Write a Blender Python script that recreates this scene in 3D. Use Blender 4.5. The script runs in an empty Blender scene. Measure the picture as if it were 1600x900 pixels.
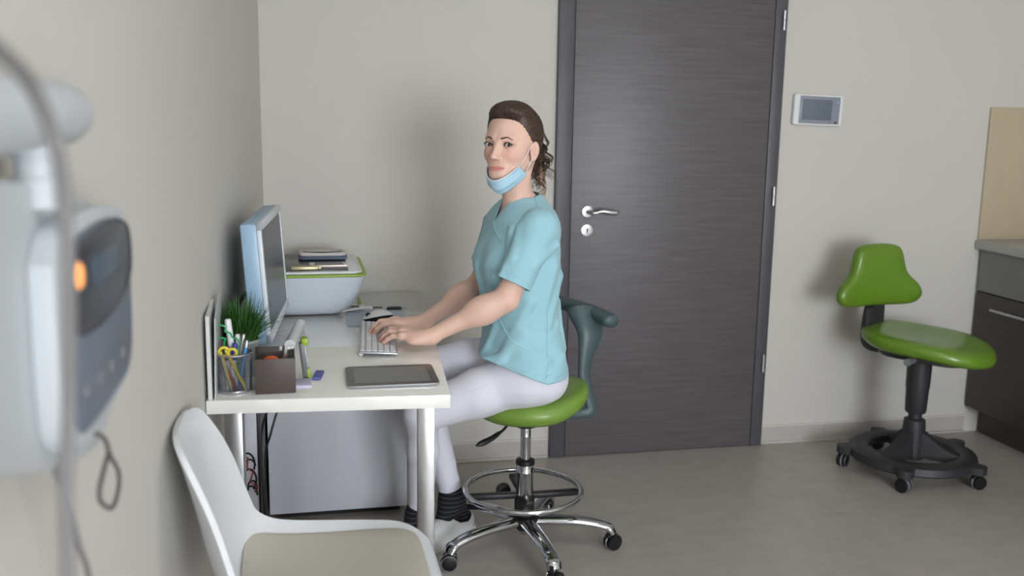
import bpy, bmesh, math, random
import numpy as np
from mathutils import Vector, Matrix, Quaternion
C = bpy.context.scene.collection
SC = bpy.context.scene
PI = math.pi
random.seed(7)
# ---------------- camera ----------------
cd = bpy.data.cameras.new('camera'); cam = bpy.data.objects.new('camera', cd); C.objects.link(cam)
_p, _y, _r = .177, .2168, .0155
_f = Vector((math.sin(_y)*math.cos(_p), math.cos(_y)*math.cos(_p), -math.sin(_p)))
_x = Vector((math.cos(_y), -math.sin(_y), 0)); _u = _x.cross(_f)
_x2 = _x*math.cos(_r)+_u*math.sin(_r); _u2 = -_x*math.sin(_r)+_u*math.cos(_r)
M = Matrix(((_x2.x, _u2.x, -_f.x, .1273), (_x2.y, _u2.y, -_f.y, -3.8944), (_x2.z, _u2.z, -_f.z, 1.4526), (0, 0, 0, 1)))
cam.matrix_world = M
cd.sensor_width = 36; cd.lens = 34.507; cd.clip_start = .02
cd.dof.use_dof = True; cd.dof.focus_distance = 2.98; cd.dof.aperture_fstop = 2.4
SC.camera = cam
# ---------------- world, light, exposure ----------------
SC.view_settings.view_transform = 'Standard'; SC.view_settings.look = 'None'
SC.view_settings.gamma = 1; SC.view_settings.use_curve_mapping = False
SC.view_settings.exposure = 0.0
w = bpy.data.worlds.new('world'); SC.world = w; w.use_nodes = True
w.node_tree.nodes['Background'].inputs[0].default_value = (.62, .74, 1, 1)
w.node_tree.nodes['Background'].inputs[1].default_value = 1.0
def area(name, loc, target, sx, sy, power, col):
    l = bpy.data.lights.new(name, 'AREA'); l.shape = 'RECTANGLE'; l.size = sx; l.size_y = sy; l.energy = power; l.color = col
    o = bpy.data.objects.new(name, l); C.objects.link(o); o.location = loc
    o.rotation_euler = (Vector(target)-Vector(loc)).to_track_quat('-Z', 'Y').to_euler(); return o
area('window_daylight', (1.65, -6.62, 1.4), (1.5, 0, 1.2), 2.0, 1.8, 225, (.93, .96, 1))
CEIL_E = 3.8  # glow strength of the added overhead fill panel
# ---------------- helpers ----------------
def s2l(c): c = c/255; return c/12.92 if c <= .04045 else ((c+.055)/1.055)**2.4
def rgb(r, g, b): return (s2l(r), s2l(g), s2l(b), 1)
def mat(name, col, rough=.5, metal=0, coat=0, bump=0, bscale=80, var=0, vscale=4, stretch=None, alpha=1, trans=0, sss=0, emit=0, attr=None, spec=None, sheen=0):
    m = bpy.data.materials.new(name); m.use_nodes = True; nt = m.node_tree; b = nt.nodes['Principled BSDF']
    b.inputs['Base Color'].default_value = col; b.inputs['Roughness'].default_value = rough; b.inputs['Metallic'].default_value = metal
    b.inputs['Coat Weight'].default_value = coat; b.inputs['Coat Roughness'].default_value = .08
    b.inputs['Alpha'].default_value = alpha; b.inputs['Transmission Weight'].default_value = trans
    if spec is not None: b.inputs['Specular IOR Level'].default_value = spec
    if sheen: b.inputs['Sheen Weight'].default_value = sheen
    if sss:
        b.inputs['Subsurface Weight'].default_value = sss; b.inputs['Subsurface Radius'].default_value = (1, .35, .2); b.inputs['Subsurface Scale'].default_value = .008
    if emit: b.inputs['Emission Color'].default_value = col; b.inputs['Emission Strength'].default_value = emit
    tc = nt.nodes.new('ShaderNodeTexCoord'); mp = nt.nodes.new('ShaderNodeMapping'); nt.links.new(tc.outputs['Object'], mp.inputs[0])
    if stretch: mp.inputs['Scale'].default_value = stretch
    src = None
    if attr:
        a = nt.nodes.new('ShaderNodeAttribute'); a.attribute_name = attr; src = a.outputs['Color']; nt.links.new(src, b.inputs['Base Color'])
    if var:
        n = nt.nodes.new('ShaderNodeTexNoise'); n.inputs['Scale'].default_value = vscale; n.inputs['Detail'].default_value = 6; n.inputs['Roughness'].default_value = .65
        nt.links.new(mp.outputs[0], n.inputs[0])
        r = nt.nodes.new('ShaderNodeMapRange'); r.inputs[1].default_value = .3; r.inputs[2].default_value = .7; r.inputs[3].default_value = 1-var; r.inputs[4].default_value = 1+var
        nt.links.new(n.outputs[0], r.inputs[0])
        mx = nt.nodes.new('ShaderNodeVectorMath'); mx.operation = 'MULTIPLY'; mx.inputs[0].default_value = col[:3]
        if src: nt.links.new(src, mx.inputs[0])
        nt.links.new(r.outputs[0], mx.inputs[1]); nt.links.new(mx.outputs[0], b.inputs['Base Color'])
    if bump:
        n = nt.nodes.new('ShaderNodeTexNoise'); n.inputs['Scale'].default_value = bscale; n.inputs['Detail'].default_value = 4
        nt.links.new(mp.outputs[0], n.inputs[0]); bp = nt.nodes.new('ShaderNodeBump'); bp.inputs['Strength'].default_value = bump; bp.inputs['Distance'].default_value = .002
        nt.links.new(n.outputs[0], bp.inputs['Height']); nt.links.new(bp.outputs[0], b.inputs['Normal'])
    return m
def finish(me, smooth=True, ang=40):
    for p in me.polygons: p.use_smooth = smooth
    if smooth: me.set_sharp_from_angle(angle=math.radians(ang))
def link(name, me, m, parent=None, label=None, cat=None, group=None, kind=None, loc=None, rot=None):
    o = bpy.data.objects.new(name, me); C.objects.link(o)
    if m is not None and me is not None and not len(me.materials): me.materials.append(m)
    if parent: o.parent = parent
    tag(o, label, cat, group, kind)
    if loc is not None: o.location = loc
    if rot is not None: o.rotation_euler = rot if hasattr(rot, '__len__') else (0, 0, rot)
    return o
def tag(o, label=None, cat=None, group=None, kind=None):
    if label: o['label'] = label
    if cat: o['category'] = cat
    if group: o['group'] = group
    if kind: o['kind'] = kind
    return o
def thing(name, label, cat, loc=(0, 0, 0), rot=0, group=None, kind=None):
    return link(name, None, None, None, label, cat, group, kind, loc, rot)
class MB:
    """collects shapes into one mesh"""
    def __init__(s): s.v = []; s.f = []
    def add(s, vs, fs, T=None):
        n = len(s.v); s.v += [tuple(T @ Vector(q)) if T else tuple(q) for q in vs]; s.f += [tuple(i+n for i in q) for q in fs]; return s
    def box(s, c, d, bev=0, seg=2, T=None, R=None):
        bm = bmesh.new(); bmesh.ops.create_cube(bm, size=1)
        for v in bm.verts: v.co = Vector((v.co.x*d[0], v.co.y*d[1], v.co.z*d[2]))
        if bev: bmesh.ops.bevel(bm, geom=bm.edges[:], offset=bev, segments=seg, profile=.5, affect='EDGES')
        X = Matrix.Translation(c) @ (R.to_4x4() if R else Matrix())
        if T: X = T @ X
        bm.verts.index_update()
        s.add([X @ v.co for v in bm.verts], [[v.index for v in f.verts] for f in bm.faces]); bm.free(); return s
    def loft(s, rings, cap0=True, cap1=True, closed=True, T=None):
        n = len(rings[0]); vs = [p for r in rings for p in r]; fs = []
        for i in range(len(rings)-1):
            for j in range(n if closed else n-1):
                k = (j+1) % n; fs.append((i*n+j, i*n+k, (i+1)*n+k, (i+1)*n+j))
        if cap0: fs.append(tuple(range(n))[::-1])
        if cap1: fs.append(tuple((len(rings)-1)*n+j for j in range(n)))
        return s.add(vs, fs, T)
    def tube(s, pts, r, n=10, T=None, flat=1.0, up=None):
        pts = [Vector(p) for p in pts]; rings = []; prev = None
        for i, p in enumerate(pts):
            t = (pts[min(i+1, len(pts)-1)]-pts[max(i-1, 0)]).normalized()
            if prev is None:
                a = Vector(up) if up else (Vector((0, 0, 1)) if abs(t.z) < .9 else Vector((1, 0, 0)))
            else: a = prev
            a = (a - t*a.dot(t)).normalized(); prev = a; b = t.cross(a)
            rr = r[i] if hasattr(r, '__len__') else r
            rings.append([p+a*rr*flat*math.cos(2*PI*k/n)+b*rr*math.sin(2*PI*k/n) for k in range(n)])
        return s.loft(rings, T=T)
    def lathe(s, prof, n=32, T=None, cap=True):
        rings = [[(r*math.cos(2*PI*k/n), r*math.sin(2*PI*k/n), z) for k in range(n)] for r, z in prof]
        return s.loft(rings, cap, cap, T=T)
    def cyl(s, a, b, r, n=20, r2=None):
        return s.tube([a, b], [r, r if r2 is None else r2], n)
    def torus(s, c, R, r, n=48, m=12, T=None, nrm=(0, 0, 1)):
        q = Vector((0, 0, 1)).rotation_difference(Vector(nrm)); vs = []; fs = []
        for i in range(n):
            for j in range(m):
                a = 2*PI*i/n; b = 2*PI*j/m; rr = R+r*math.cos(b)
                vs.append(Vector(c)+q @ Vector((rr*math.cos(a), rr*math.sin(a), r*math.sin(b))))
                fs.append((i*m+j, ((i+1) % n)*m+j, ((i+1) % n)*m+(j+1) % m, i*m+(j+1) % m))
        return s.add(vs, fs, T)
    def ball(s, c, r, n=24, m=14, T=None):
        rr = r if hasattr(r, '__len__') else (r, r, r)
        rings = [[(c[0]+rr[0]*math.sin(PI*i/m)*math.cos(2*PI*k/n), c[1]+rr[1]*math.sin(PI*i/m)*math.sin(2*PI*k/n), c[2]-rr[2]*math.cos(PI*i/m)) for k in range(n)] for i in [.02]+list(range(1, m))+[m-.02]]
        return s.loft(rings, T=T)
    def mesh(s, name='m', smooth=True, ang=40):
        me = bpy.data.meshes.new(name); me.from_pydata([tuple(q) for q in s.v], [], s.f); me.update()
        bm = bmesh.new(); bm.from_mesh(me); bmesh.ops.recalc_face_normals(bm, faces=bm.faces); bm.to_mesh(me); bm.free()
        finish(me, smooth, ang); return me
    def build(s, name, m, parent=None, label=None, cat=None, group=None, kind=None, loc=None, rot=None, smooth=True, ang=40):
        return link(name, s.mesh(name, smooth, ang), m, parent, label, cat, group, kind, loc, rot)
def rrect(w, d, r, z, n=6, cx=0, cy=0):
    out = []
    for qx, qy, a0 in ((1, 1, 0), (-1, 1, 90), (-1, -1, 180), (1, -1, 270)):
        for k in range(n+1):
            a = math.radians(a0+90*k/n); out.append((cx+qx*(w/2-r)+r*math.cos(a), cy+qy*(d/2-r)+r*math.sin(a), z))
    return out
def mod(o, t, **k):
    m = o.modifiers.new(t.lower(), t)
    for a, b in k.items(): setattr(m, a, b)
    return m
def spline(pts, n=8):
    """Catmull-Rom through points"""
    P = [Vector(p) for p in pts]; P = [P[0]*2-P[1]]+P+[P[-1]*2-P[-2]]; out = []
    for i in range(1, len(P)-2):
        for k in range(n):
            t = k/n; a, b, c, d = P[i-1], P[i], P[i+1], P[i+2]
            out.append(.5*((2*b)+(c-a)*t+(2*a-5*b+4*c-d)*t*t+(3*b-a-3*c+d)*t**3))
    out.append(P[-2]); return out
def copy_tree(o, parent=None):
    c = o.copy(); C.objects.link(c); c.parent = parent
    for ch in [x for x in C.objects if x.parent == o]: copy_tree(ch, c)
    return c
# ================= SETTING =================
WA = -.0736                       # the left wall and the desk run a little out of square
m_wall = mat('wall_paint', rgb(203, 200, 193), .75, bump=.05, bscale=300, var=.012, vscale=1.5)
m_ceil = mat('ceiling_paint', rgb(225, 225, 222), .8, bump=.05, bscale=200)
m_floor = mat('vinyl_floor', rgb(170, 164, 157), .38, var=.09, vscale=9, stretch=(1, 1.6, 1), bump=.03, bscale=120)
m_base = mat('vinyl_skirting', rgb(184, 178, 172), .5, var=.07, vscale=9)
m_cap = mat('skirting_cap', rgb(215, 212, 205), .5)
def wx(y): return y*math.tan(-WA)
def quadbox(name, pts, z0, z1, m, **k):
    n = len(pts); b = MB(); b.loft([[(x, y, z0) for x, y in pts], [(x, y, z1) for x, y in pts]]); return b.build(name, m, kind='structure', smooth=False, **k)
YF = -6.5; XR = 3.77
quadbox('floor', [(-.8, YF-.2), (XR+.2, YF-.2), (XR+.2, .2), (-.8, .2)], -.1, 0, m_floor)
quadbox('ceiling', [(-.8, YF-.2), (XR+.2, YF-.2), (XR+.2, .2), (-.8, .2)], 2.75, 2.85, m_ceil)
# back wall around the door opening
DX0, DX1, DZ = 1.165, 2.125, 2.13
b = MB()
for x0, x1, z0, z1 in ((-.2, DX0, 0, 2.75), (DX1, XR+.1, 0, 2.75), (DX0, DX1, DZ, 2.75)): b.box(((x0+x1)/2, .075, (z0+z1)/2), (x1-x0, .15, z1-z0))
b.build('wall_back', m_wall, kind='structure', smooth=False)
MB().box((-.05, -3.25, 1.375), (.1, 6.7, 2.75)).build('wall_left', m_wall, kind='structure', smooth=False, rot=WA)
quadbox('wall_right', [(XR, YF-.1), (XR+.1, YF-.1), (XR+.1, .1), (XR, .1)], 0, 2.75, m_wall)
# front wall (behind the camera) with the window that lights the room
WX0, WX1, WZ0, WZ1 = .65, 2.65, .5, 2.3
b = MB()
for x0, x1, z0, z1 in ((-.6, WX0, 0, 2.75), (WX1, XR+.1, 0, 2.75), (WX0, WX1, 0, WZ0), (WX0, WX1, WZ1, 2.75)): b.box(((x0+x1)/2, YF-.05, (z0+z1)/2), (x1-x0, .1, z1-z0))
b.build('wall_front', m_wall, kind='structure', smooth=False)
m_upvc = mat('white_window_plastic', rgb(228, 228, 226), .35)
win = thing('window_1', None, None, (1.65, YF-.05, WZ0), kind='structure')
b = MB()
for x in (-.97, -.33, .33, .97): b.box((x, 0, .9), (.06, .06, 1.8), .006)
for z in (.03, 1.3, 1.77): b.box((0, 0, z), (2.0, .06, .06), .006)
b.build('window_frame', m_upvc, win)
m_glass = mat('window_glass', (1, 1, 1, 1), 0, trans=1, alpha=.12)
MB().box((0, 0, .9), (1.94, .004, 1.7)).build('pane', m_glass, win, smooth=False)
# skirting
def skirt(name, x0, x1):
    o = thing(name, None, None, (0, 0, 0), kind='structure')
    MB().box(((x0+x1)/2, -.004, .04), (x1-x0, .008, .08)).box(((x0+x1)/2, -.008, .006), (x1-x0, .02, .012), .004).build('skirting_strip', m_base, o)
    MB().box(((x0+x1)/2, -.006, .083), (x1-x0, .011, .005)).build('skirting_cap', m_cap, o)
skirt('baseboard_back', .0, 1.15); skirt('baseboard_right', 2.137, 3.175)
o = thing('baseboard_left', None, None, (0, 0, 0), WA, kind='structure')
MB().box((.004, -3.25, .04), (.008, 6.5, .08)).build('skirting_strip', m_base, o); MB().box((.006, -3.25, .083), (.011, 6.5, .005)).build('skirting_cap', m_cap, o)
# ================= DOOR =================
m_door = mat('grey_wood_laminate', rgb(92, 88, 91), .4, var=.2, vscale=6, stretch=(.7, 1, 15), bump=.12, bscale=30)
m_dfr = mat('grey_wood_frame', rgb(80, 78, 83), .45, var=.16, vscale=7, stretch=(14, 1, .9))
m_dark = mat('dark_gap', rgb(20, 20, 24), .6)
m_steel = mat('satin_steel', rgb(190, 190, 194), .36, 1)
dr = thing('door_1', None, None, (1.645, 0, 0), kind='structure')
b = MB(); b.box((-.457, -.008, 1.075), (.066, .03, 2.15), .003).box((.463, -.008, 1.075), (.054, .03, 2.15), .003).box((.003, -.008, 2.12), (.98, .03, .06), .003)
b.build('door_frame', m_dfr, dr)
MB().box((0, .07, 1.06), (.94, .02, 2.1)).build('door_stop', m_dark, dr, smooth=False)
lf = MB().box((.006, .0, 1.048), (.856, .04, 2.085), .002).build('door_leaf', m_door, dr)
hd = thing('door_handle', None, None, (-.352, -.02, 1.055)); hd.parent = dr
b = MB(); T = Matrix.Rotation(PI/2, 4, 'X')
b.lathe([(.001, .009), (.018, .009), (.024, .008), (.0265, .005), (.0265, 0)], 32, T)
b.build('rose', m_steel, hd)
b = MB(); pts = spline([(0, 0, 0), (0, -.03, 0), (.006, -.047, -.001), (.022, -.052, .0), (.05, -.052, .006), (.08, -.052, .002), (.105, -.05, .0), (.124, -.05, .004)], 6)
rr = [(.0095+.0*i) for i in range(len(pts))]
n = len(pts)
for i in range(n):
    t = i/(n-1); rr[i] = .0085 if t < .5 else .0085+.0035*math.sin((t-.5)*2*PI*.8) if t < .9 else .0085*(1-t)/.1*.8+.0015
b.tube(pts, rr, 14, flat=1.0, up=(0, 0, 1)); b.build('lever', m_steel, hd)
kh = link('keyhole_plate', None, None, dr, loc=(-.352, -.02, .978))
b = MB(); b.lathe([(.001, .006), (.018, .006), (.0245, .005), (.026, .003), (.026, 0)], 32, T); b.build('rose', m_steel, kh)
b = MB(); b.cyl((0, -.0055, .005), (0, -.0066, .005), .0042, 16); b.box((0, -.006, -.003), (.0055, .0012, .015)); b.build('keyhole', m_dark, kh)
for z in (1.845, 1.117, .382):
    h = MB().cyl((.472, -.030, z-.04), (.472, -.030, z-.001), .0065).cyl((.472, -.030, z+.001), (.472, -.030, z+.04), .0065).build('hinge', m_steel, dr)
# ================= KITCHEN UNIT at right =================
XC = 3.166
m_wood = mat('dark_brown_wood_laminate', rgb(58, 49, 46), .45, var=.3, vscale=6, stretch=(1, 1, 12))
m_gl = mat('grey_glass_front', rgb(112, 114, 112), .3, coat=.3)
m_ctr = mat('grey_worktop', rgb(178, 178, 174), .4, var=.03, vscale=40)
m_splash = mat('cream_splashback', rgb(184, 170, 144), .35, var=.04, vscale=6, stretch=(2, 1, 1))
cb = thing('base_cabinet', 'dark brown base cabinet with grey top drawer beside the right green stool', 'cabinet', (XC, 0, 0))
MB().box((.305, -1.0, .5), (.57, 1.98, .74)).box((.33, -1.0, .065), (.5, 1.96, .13)).build('carcass', m_wood, cb, smooth=False)
for k in range(2):
    y = -.01-.5-k*.99
    f1 = MB().box((.009, y, .778), (.018, .984, .19), .002).build('drawer', m_gl, cb, label='grey glass drawer front')
    f2 = MB().box((.009, y, .405), (.018, .984, .545), .002).build('cabinet_door', m_wood, cb)
    hh = MB(); hh.cyl((-.025, y-.14, .616), (-.025, y+.36, .616), .006)
    for q in (-.1, .32): hh.cyl((-.025, y+q, .616), (.002, y+q, .616), .005)
    hh.build('handle', m_steel, f2)
MB().box((.29, -1.005, .894), (.63, 1.99, .038), .003).build('worktop', m_ctr, None, 'light grey worktop on the dark kitchen base cabinet', 'worktop', loc=(XC, 0, 0))
MB().box(((3.154+XR-.002)/2, -.006, 1.211), (XR-.002-3.154, .01, .594), .001).build('splashback', m_splash, None, 'cream splashback panel on the back wall above the grey worktop', 'wall panel')
# ================= VIDEO INTERCOM =================
m_white = mat('white_plastic', rgb(228, 230, 232), .35)
ic = thing('intercom_screen', 'white video intercom with grey screen on the wall right of the door', 'intercom', (2.303, -.001, 1.482), (0, math.radians(1.6), 0))
MB().loft([rrect(.222, .125, .008, 0), rrect(.226, .129, .009, .004), rrect(.226, .129, .009, .018), rrect(.222, .125, .008, .021)], T=T).build('housing', m_white, ic)
m_icf = mat('grey_glossy_panel', rgb(140, 145, 155), .22); m_ics = mat('intercom_display', rgb(105, 115, 126), .12)
MB().box((.006, -.0215, 0), (.188, .002, .115), .0007).build('bezel', m_icf, ic)
MB().box((-.006, -.0228, .001), (.138, .001, .086), .0003).build('display', m_ics, ic)
m_led = mat('button_light', rgb(150, 150, 235), .4, emit=.6); m_btn = mat('button', rgb(150, 150, 190), .4)
for k, z in enumerate((.036, .009, -.013, -.037)):
    MB().cyl((.088, -.022, z), (.088, -.0235, z), .0028, 14).build('button', m_led if k == 0 else m_btn, ic)
MB().box((.084, -.0228, -.049), (.01, .001, .006)).build('maker_mark', m_dark, ic)
# ================= DESK =================
m_desk = mat('white_lacquer', rgb(238, 238, 233), .2, coat=1)
m_brush = mat('brushed_steel', rgb(168, 168, 168), .3, 1, var=.06, vscale=60, stretch=(6, 6, .2))
DW, DL = .605, 1.452
DB = Vector((.6055, -.05, 0)); cr, sr = math.cos(WA), math.sin(WA)
def dk(u, v, z=0):    # u metres left of the right edge, v metres from the back edge
    return Vector((DB.x-u*cr+v*sr, DB.y-u*sr-v*cr, z))
desk = thing('desk', 'white desk with brushed steel legs along the left wall', 'desk', dk(DW/2, DL/2), WA)
MB().box((0, 0, .7225), (DW, DL, .035), .0015).build('tabletop', m_desk, desk)
for sx in (1, -1):
    for sy in (1, -1):
        MB().box((sx*(DW/2-.061), sy*(DL/2-.045), .3525), (.044, .05, .705), .002).build('leg', m_brush, desk)
MB().box((DW/2-.061, 0, .69), (.04, DL-.14, .03), .002).build('side_rail', m_brush, desk)
MB().box((-DW/2+.061, 0, .69), (.04, DL-.14, .03), .002).build('side_rail', m_brush, desk)
m_ped = mat('white_melamine', rgb(226, 229, 238), .4, coat=.1)
pd = thing('storage_pedestal', 'plain white storage pedestal standing under the desk', 'pedestal', (.252, -.285, 0))
MB().box((0, 0, .355), (.49, .40, .66), .002).build('body', m_ped, pd)
MB().box((0, .0, .0125), (.44, .34, .025)).build('plinth', m_dark, pd)
m_black = mat('black_plastic', rgb(22, 22, 25), .4)
pc = thing('computer_tower', 'slim white computer case with black side and swirl sticker under the desk', 'computer', (-.026, -.74, 0), -.0)
MB().box((-.006, 0, .33), (.052, .43, .64), .004).build('case', mat('case_white', rgb(190, 192, 198), .4), pc)
MB().box((.022, -.002, .33), (.008, .43, .63), .002).build('side_panel', m_black, pc)
m_red = mat('sticker_red', rgb(150, 40, 34), .5)
st = MB()
for c0, r0, a0, a1 in (((-.012, .30), .035, -30, 150), ((-.006, .285), .03, 20, 210), ((-.008, .25), .034, -60, 130), ((.0, .225), .022, -20, 200), ((-.004, .2), .03, 0, 160)):
    st.tube([(max(-.03, min(.017, c0[0]+r0*.6*math.cos(math.radians(a)))), -.217, c0[1]+.09+r0*math.sin(math.radians(a))) for a in np.linspace(a0, a1, 14)], .003, 6)
st.build('sticker', m_black, pc, label='black swirl sticker')
st = MB()
st.tube([(-.03, -.219, .425), (-.01, -.219, .41), (-.014, -.219, .38), (.004, -.219, .365), (-.006, -.219, .335), (.012, -.219, .32), (.008, -.219, .30)], .0024, 6)
st.build('sticker', m_red, pc, label='red marks in the sticker')
cb1 = MB().tube(spline([(.04, -.9, .70), (.035, -1.0, .6), (.008, -.985, .5), (.006, -.985, .3), (.01, -.96, .1), (-.0, -.99, .008)], 8), .0035, 8).build('power_cable', m_black, None, 'thin black cable hanging straight down beside the computer case', 'cable')
cb2 = MB().tube(spline([(.075, -.93, .70), (.07, -.97, .62), (.035, -1.0, .5), (.016, -.99, .42), (.014, -.985, .2), (.02, -.99, .006)], 8), .0035, 8).build('power_cable', m_black, None, 'black cable curving down from the desk to the computer case', 'cable')

# ================= ADDED FILL LIGHT (unseen glowing panel, brightens desk and upward faces) =================
cl = thing('added_fill_panel', 'added white fill panel glowing overhead, out of view', 'fill light', (1.5, -2.6, 2.75))
MB().box((0, 0, -.02), (1.24, .64, .04), .004).build('frame', m_white, cl); MB().box((0, 0, -.041), (1.18, .58, .003)).build('diffuser', mat('fill_glow', (1, .98, .94, 1), .5, emit=CEIL_E), cl)
# ================= THINGS ON THE DESK (top at z = .74) =================
DT = .7405
m_bluep = mat('pale_blue_plastic', rgb(150, 180, 205), .35); m_scr = mat('dark_screen', rgb(78, 84, 96), .32, spec=.6)
m_grey = mat('grey_plastic', rgb(110, 112, 116), .4); m_bez = mat('monitor_bezel', rgb(215, 222, 230), .3)
# monitor: screen facing the sitter
mn = thing('computer_monitor', 'flat monitor with pale blue side and white bezel standing on the desk', 'monitor', (.055, -.875, DT), 0)
ya = math.atan2(.044, .55)
R = Matrix.Rotation(-ya, 3, 'Z') @ Matrix.Rotation(-math.radians(3.5), 3, 'Y')
Tm = Matrix.Translation((-.004, 0, .235)) @ R.to_4x4()
MB().box((-.0245, 0, 0), (.045, .556, .338), .006, T=Tm).build('back_shell', m_bluep, mn, label='pale blue plastic shell')
b = MB()
for c, d in (((.003, 0, .158), (.012, .556, .022)), ((.003, 0, -.155), (.012, .556, .028)), ((.003, .267, 0), (.012, .022, .338)), ((.003, -.267, 0), (.012, .022, .338))): b.box(c, d, .002, T=Tm)
b.build('bezel', m_bez, mn)
MB().box((.003, 0, .001), (.006, .53, .31), T=Tm).build('screen', m_scr, mn, smooth=False)
MB().box((-.055, 0, .12), (.03, .07, .22), .006).build('stand', m_grey, mn)
b = MB(); b.loft([rrect(.13, .2, .05, 0, cx=-.04), rrect(.13, .2, .05, .006, cx=-.04), rrect(.1, .17, .04, .012, cx=-.04)])
b.build('base', m_bez, mn)
MB().tube(spline([(-.075, -.2, .2), (-.095, -.23, .17), (-.1, -.25, .1), (-.095, -.23, .03), (-.09, -.15, .006)], 8), .006, 8).build('cable', m_black, mn)
MB().tube(spline([(.102, -.0, .014), (.104, -.06, .02), (.09, -.1, .014)], 2), .001, 6)
b = MB(); b.tube(spline([(.128, -.66, DT+.017), (.116, -.76, DT+.017), (.096, -.955, DT+.017)], 8), [.0165]*17, 16, flat=.9); b.build('white_roll', m_white, None, 'white rolled tube lying on the desk in front of the monitor', 'roll')
# printer
m_prw = mat('printer_white', rgb(208, 216, 226), .3, coat=.2); m_lime = mat('lime_plastic', rgb(150, 178, 52), .4); m_lid = mat('dark_glass_lid', rgb(62, 64, 68), .25)
pr = thing('printer', 'white flared printer with lime rim and dark glass lid on the back of the desk', 'printer', (.155, -.29, DT))
prof = [(0, .2, .28, .03, -.01), (.003, .23, .32, .035, -.006), (.014, .262, .35, .04, 0), (.04, .30, .385, .045, .006), (.08, .333, .413, .045, .012), (.12, .353, .432, .045, .015), (.143, .362, .44, .04, .017)]
prof = [(z, w_, d_, r_, cx_) for z, w_, d_, r_, cx_ in prof]
MB().loft([rrect(w_, d_, r_, z, 8, cx=cx_, cy=0) for z, w_, d_, r_, cx_ in prof]).build('body', m_prw, pr)
MB().loft([rrect(.36, .44, .04, .1432, 8, cx=.017), rrect(.37, .448, .04, .146, 8, cx=.018), rrect(.37, .448, .04, .152, 8, cx=.018), rrect(.366, .444, .04, .1525, 8, cx=.018)]).build('rim', m_lime, pr, label='lime green rim')
MB().loft([rrect(.345, .42, .035, .1526, 8, cx=.012), rrect(.352, .43, .035, .156, 8, cx=.012), rrect(.352, .43, .035, .16, 8, cx=.012), rrect(.348, .426, .034, .162, 8, cx=.012)]).build('lid', m_white, pr)
MB().box((-.004, -.0, .1635), (.29, .39, .003), .001).build('glass_plate', m_lid, pr)
PZ = DT+.1655
ph = thing('smartphone', 'white smartphone with dark screen lying on the printer', 'phone', (.232, -.385, PZ), .02)
MB().loft([rrect(.135, .068, .01, 0), rrect(.138, .07, .011, .002), rrect(.138, .07, .011, .006), rrect(.135, .068, .01, .0075)]).build('body', mat('rose_gold', rgb(222, 205, 200), .3, .3), ph)
MB().box((0, 0, .0078), (.1, .062, .0007)).build('screen', m_lid, ph, smooth=False); MB().cyl((.06, 0, .0075), (.06, 0, .0082), .006).build('home_button', m_white, ph)
o = MB().box((0, 0, .006), (.092, .022, .012), .003).box((.05, 0, .006), (.012, .016, .008), .002).build('lighter', mat('champagne_metal', rgb(190, 182, 140), .35, .5), None, 'champagne coloured flat stick at the front of the printer lid', 'stick', loc=(.147, -.468, PZ), rot=.03)
wl = thing('wallet', 'blue grey pouch with a white edge at the back of the printer lid', 'pouch', (.215, -.2, PZ), -.02)
MB().loft([rrect(.165, .1, .02, 0), rrect(.178, .112, .025, .004), rrect(.178, .112, .025, .010), rrect(.16, .1, .02, .015)]).build('pouch', mat('blue_grey_leather', rgb(96, 110, 128), .5), wl)
MB().loft([rrect(.165, .1, .02, .015), rrect(.17, .104, .02, .018), rrect(.168, .1, .02, .026), rrect(.15, .085, .02, .028)]).build('flap', mat('pale_leather', rgb(205, 200, 198), .5), wl)
MB().tube([(.07*math.cos(a), -.012+.036*math.sin(a), .0285) for a in np.linspace(PI, 2*PI, 20)], .002, 6).build('zip', m_black, wl)
# mouse pad, mouse, pen, keys
MB().loft([rrect(.2, .25, .006, 0), rrect(.2, .25, .006, .003)]).build('mouse_pad', mat('pale_blue_mat', rgb(176, 188, 200), .6), None, 'pale blue grey mouse pad under the white mouse', 'mouse pad', loc=(.386, -.53, DT), rot=-.03)
ms = thing('computer_mouse', 'white computer mouse with black sides on the mouse pad', 'mouse', (.388, -.585, DT+.0035), .35)
def mring(sc, z0, z1, n=24):
    out = []
    for k in range(n):
        a = 2*PI*k/n; x = -.055*math.cos(a); y = .031*math.sin(a)*(1-.12*math.cos(a)); out.append((x*sc, y*sc, z0))
    return out
def hump(x): return .012+.024*max(0, 1-((x-.012)/.075)**2)
b = MB(); b.loft([mring(.86, .001, 0), mring(.93, .006, 0), [(x, y, .4*hump(x)) for x, y, z in mring(.97, 0, 0)], [(x, y, .62*hump(x)) for x, y, z in mring(.99, 0, 0)]]); b.build('side', m_black, ms)
b = MB(); b.loft([[(x, y, (.62 if s_ == 1 else 1.0)*hump(x)*(1 if s_ == 1 else 1-.35*s_**3)) for x, y, z in mring(s_, 0, 0)] for s_ in (1, .93, .85, .7, .5, .3, .1)]); b.build('shell', m_white, ms)
MB().cyl((-.036, -.003, .0225), (-.036, .003, .0225), .0085, 18).build('wheel', m_black, ms)
pn = thing('ballpoint_pen', 'white pen with black cap lying behind the mouse', 'pen', (.385, -.385, DT+.009), .0)
MB().cyl((-.055, 0, 0), (.0, 0, 0), .005).build('barrel', m_white, pn); MB().cyl((-.078, 0, 0), (-.056, 0, 0), .0085, 16, .0065).build('cap', m_black, pn)
MB().cyl((.0, 0, 0), (.035, 0, 0), .0025).build('refill_tip', m_black, pn)
kf = thing('key_fob', 'small black key fob with ring at the desk end behind the hands', 'key fob', (.462, -.395, DT), -.04)
MB().loft([rrect(.05, .022, .008, 0), rrect(.055, .026, .01, .004), rrect(.055, .026, .01, .009), rrect(.045, .018, .008, .012)]).build('fob', m_black, kf)
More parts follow.
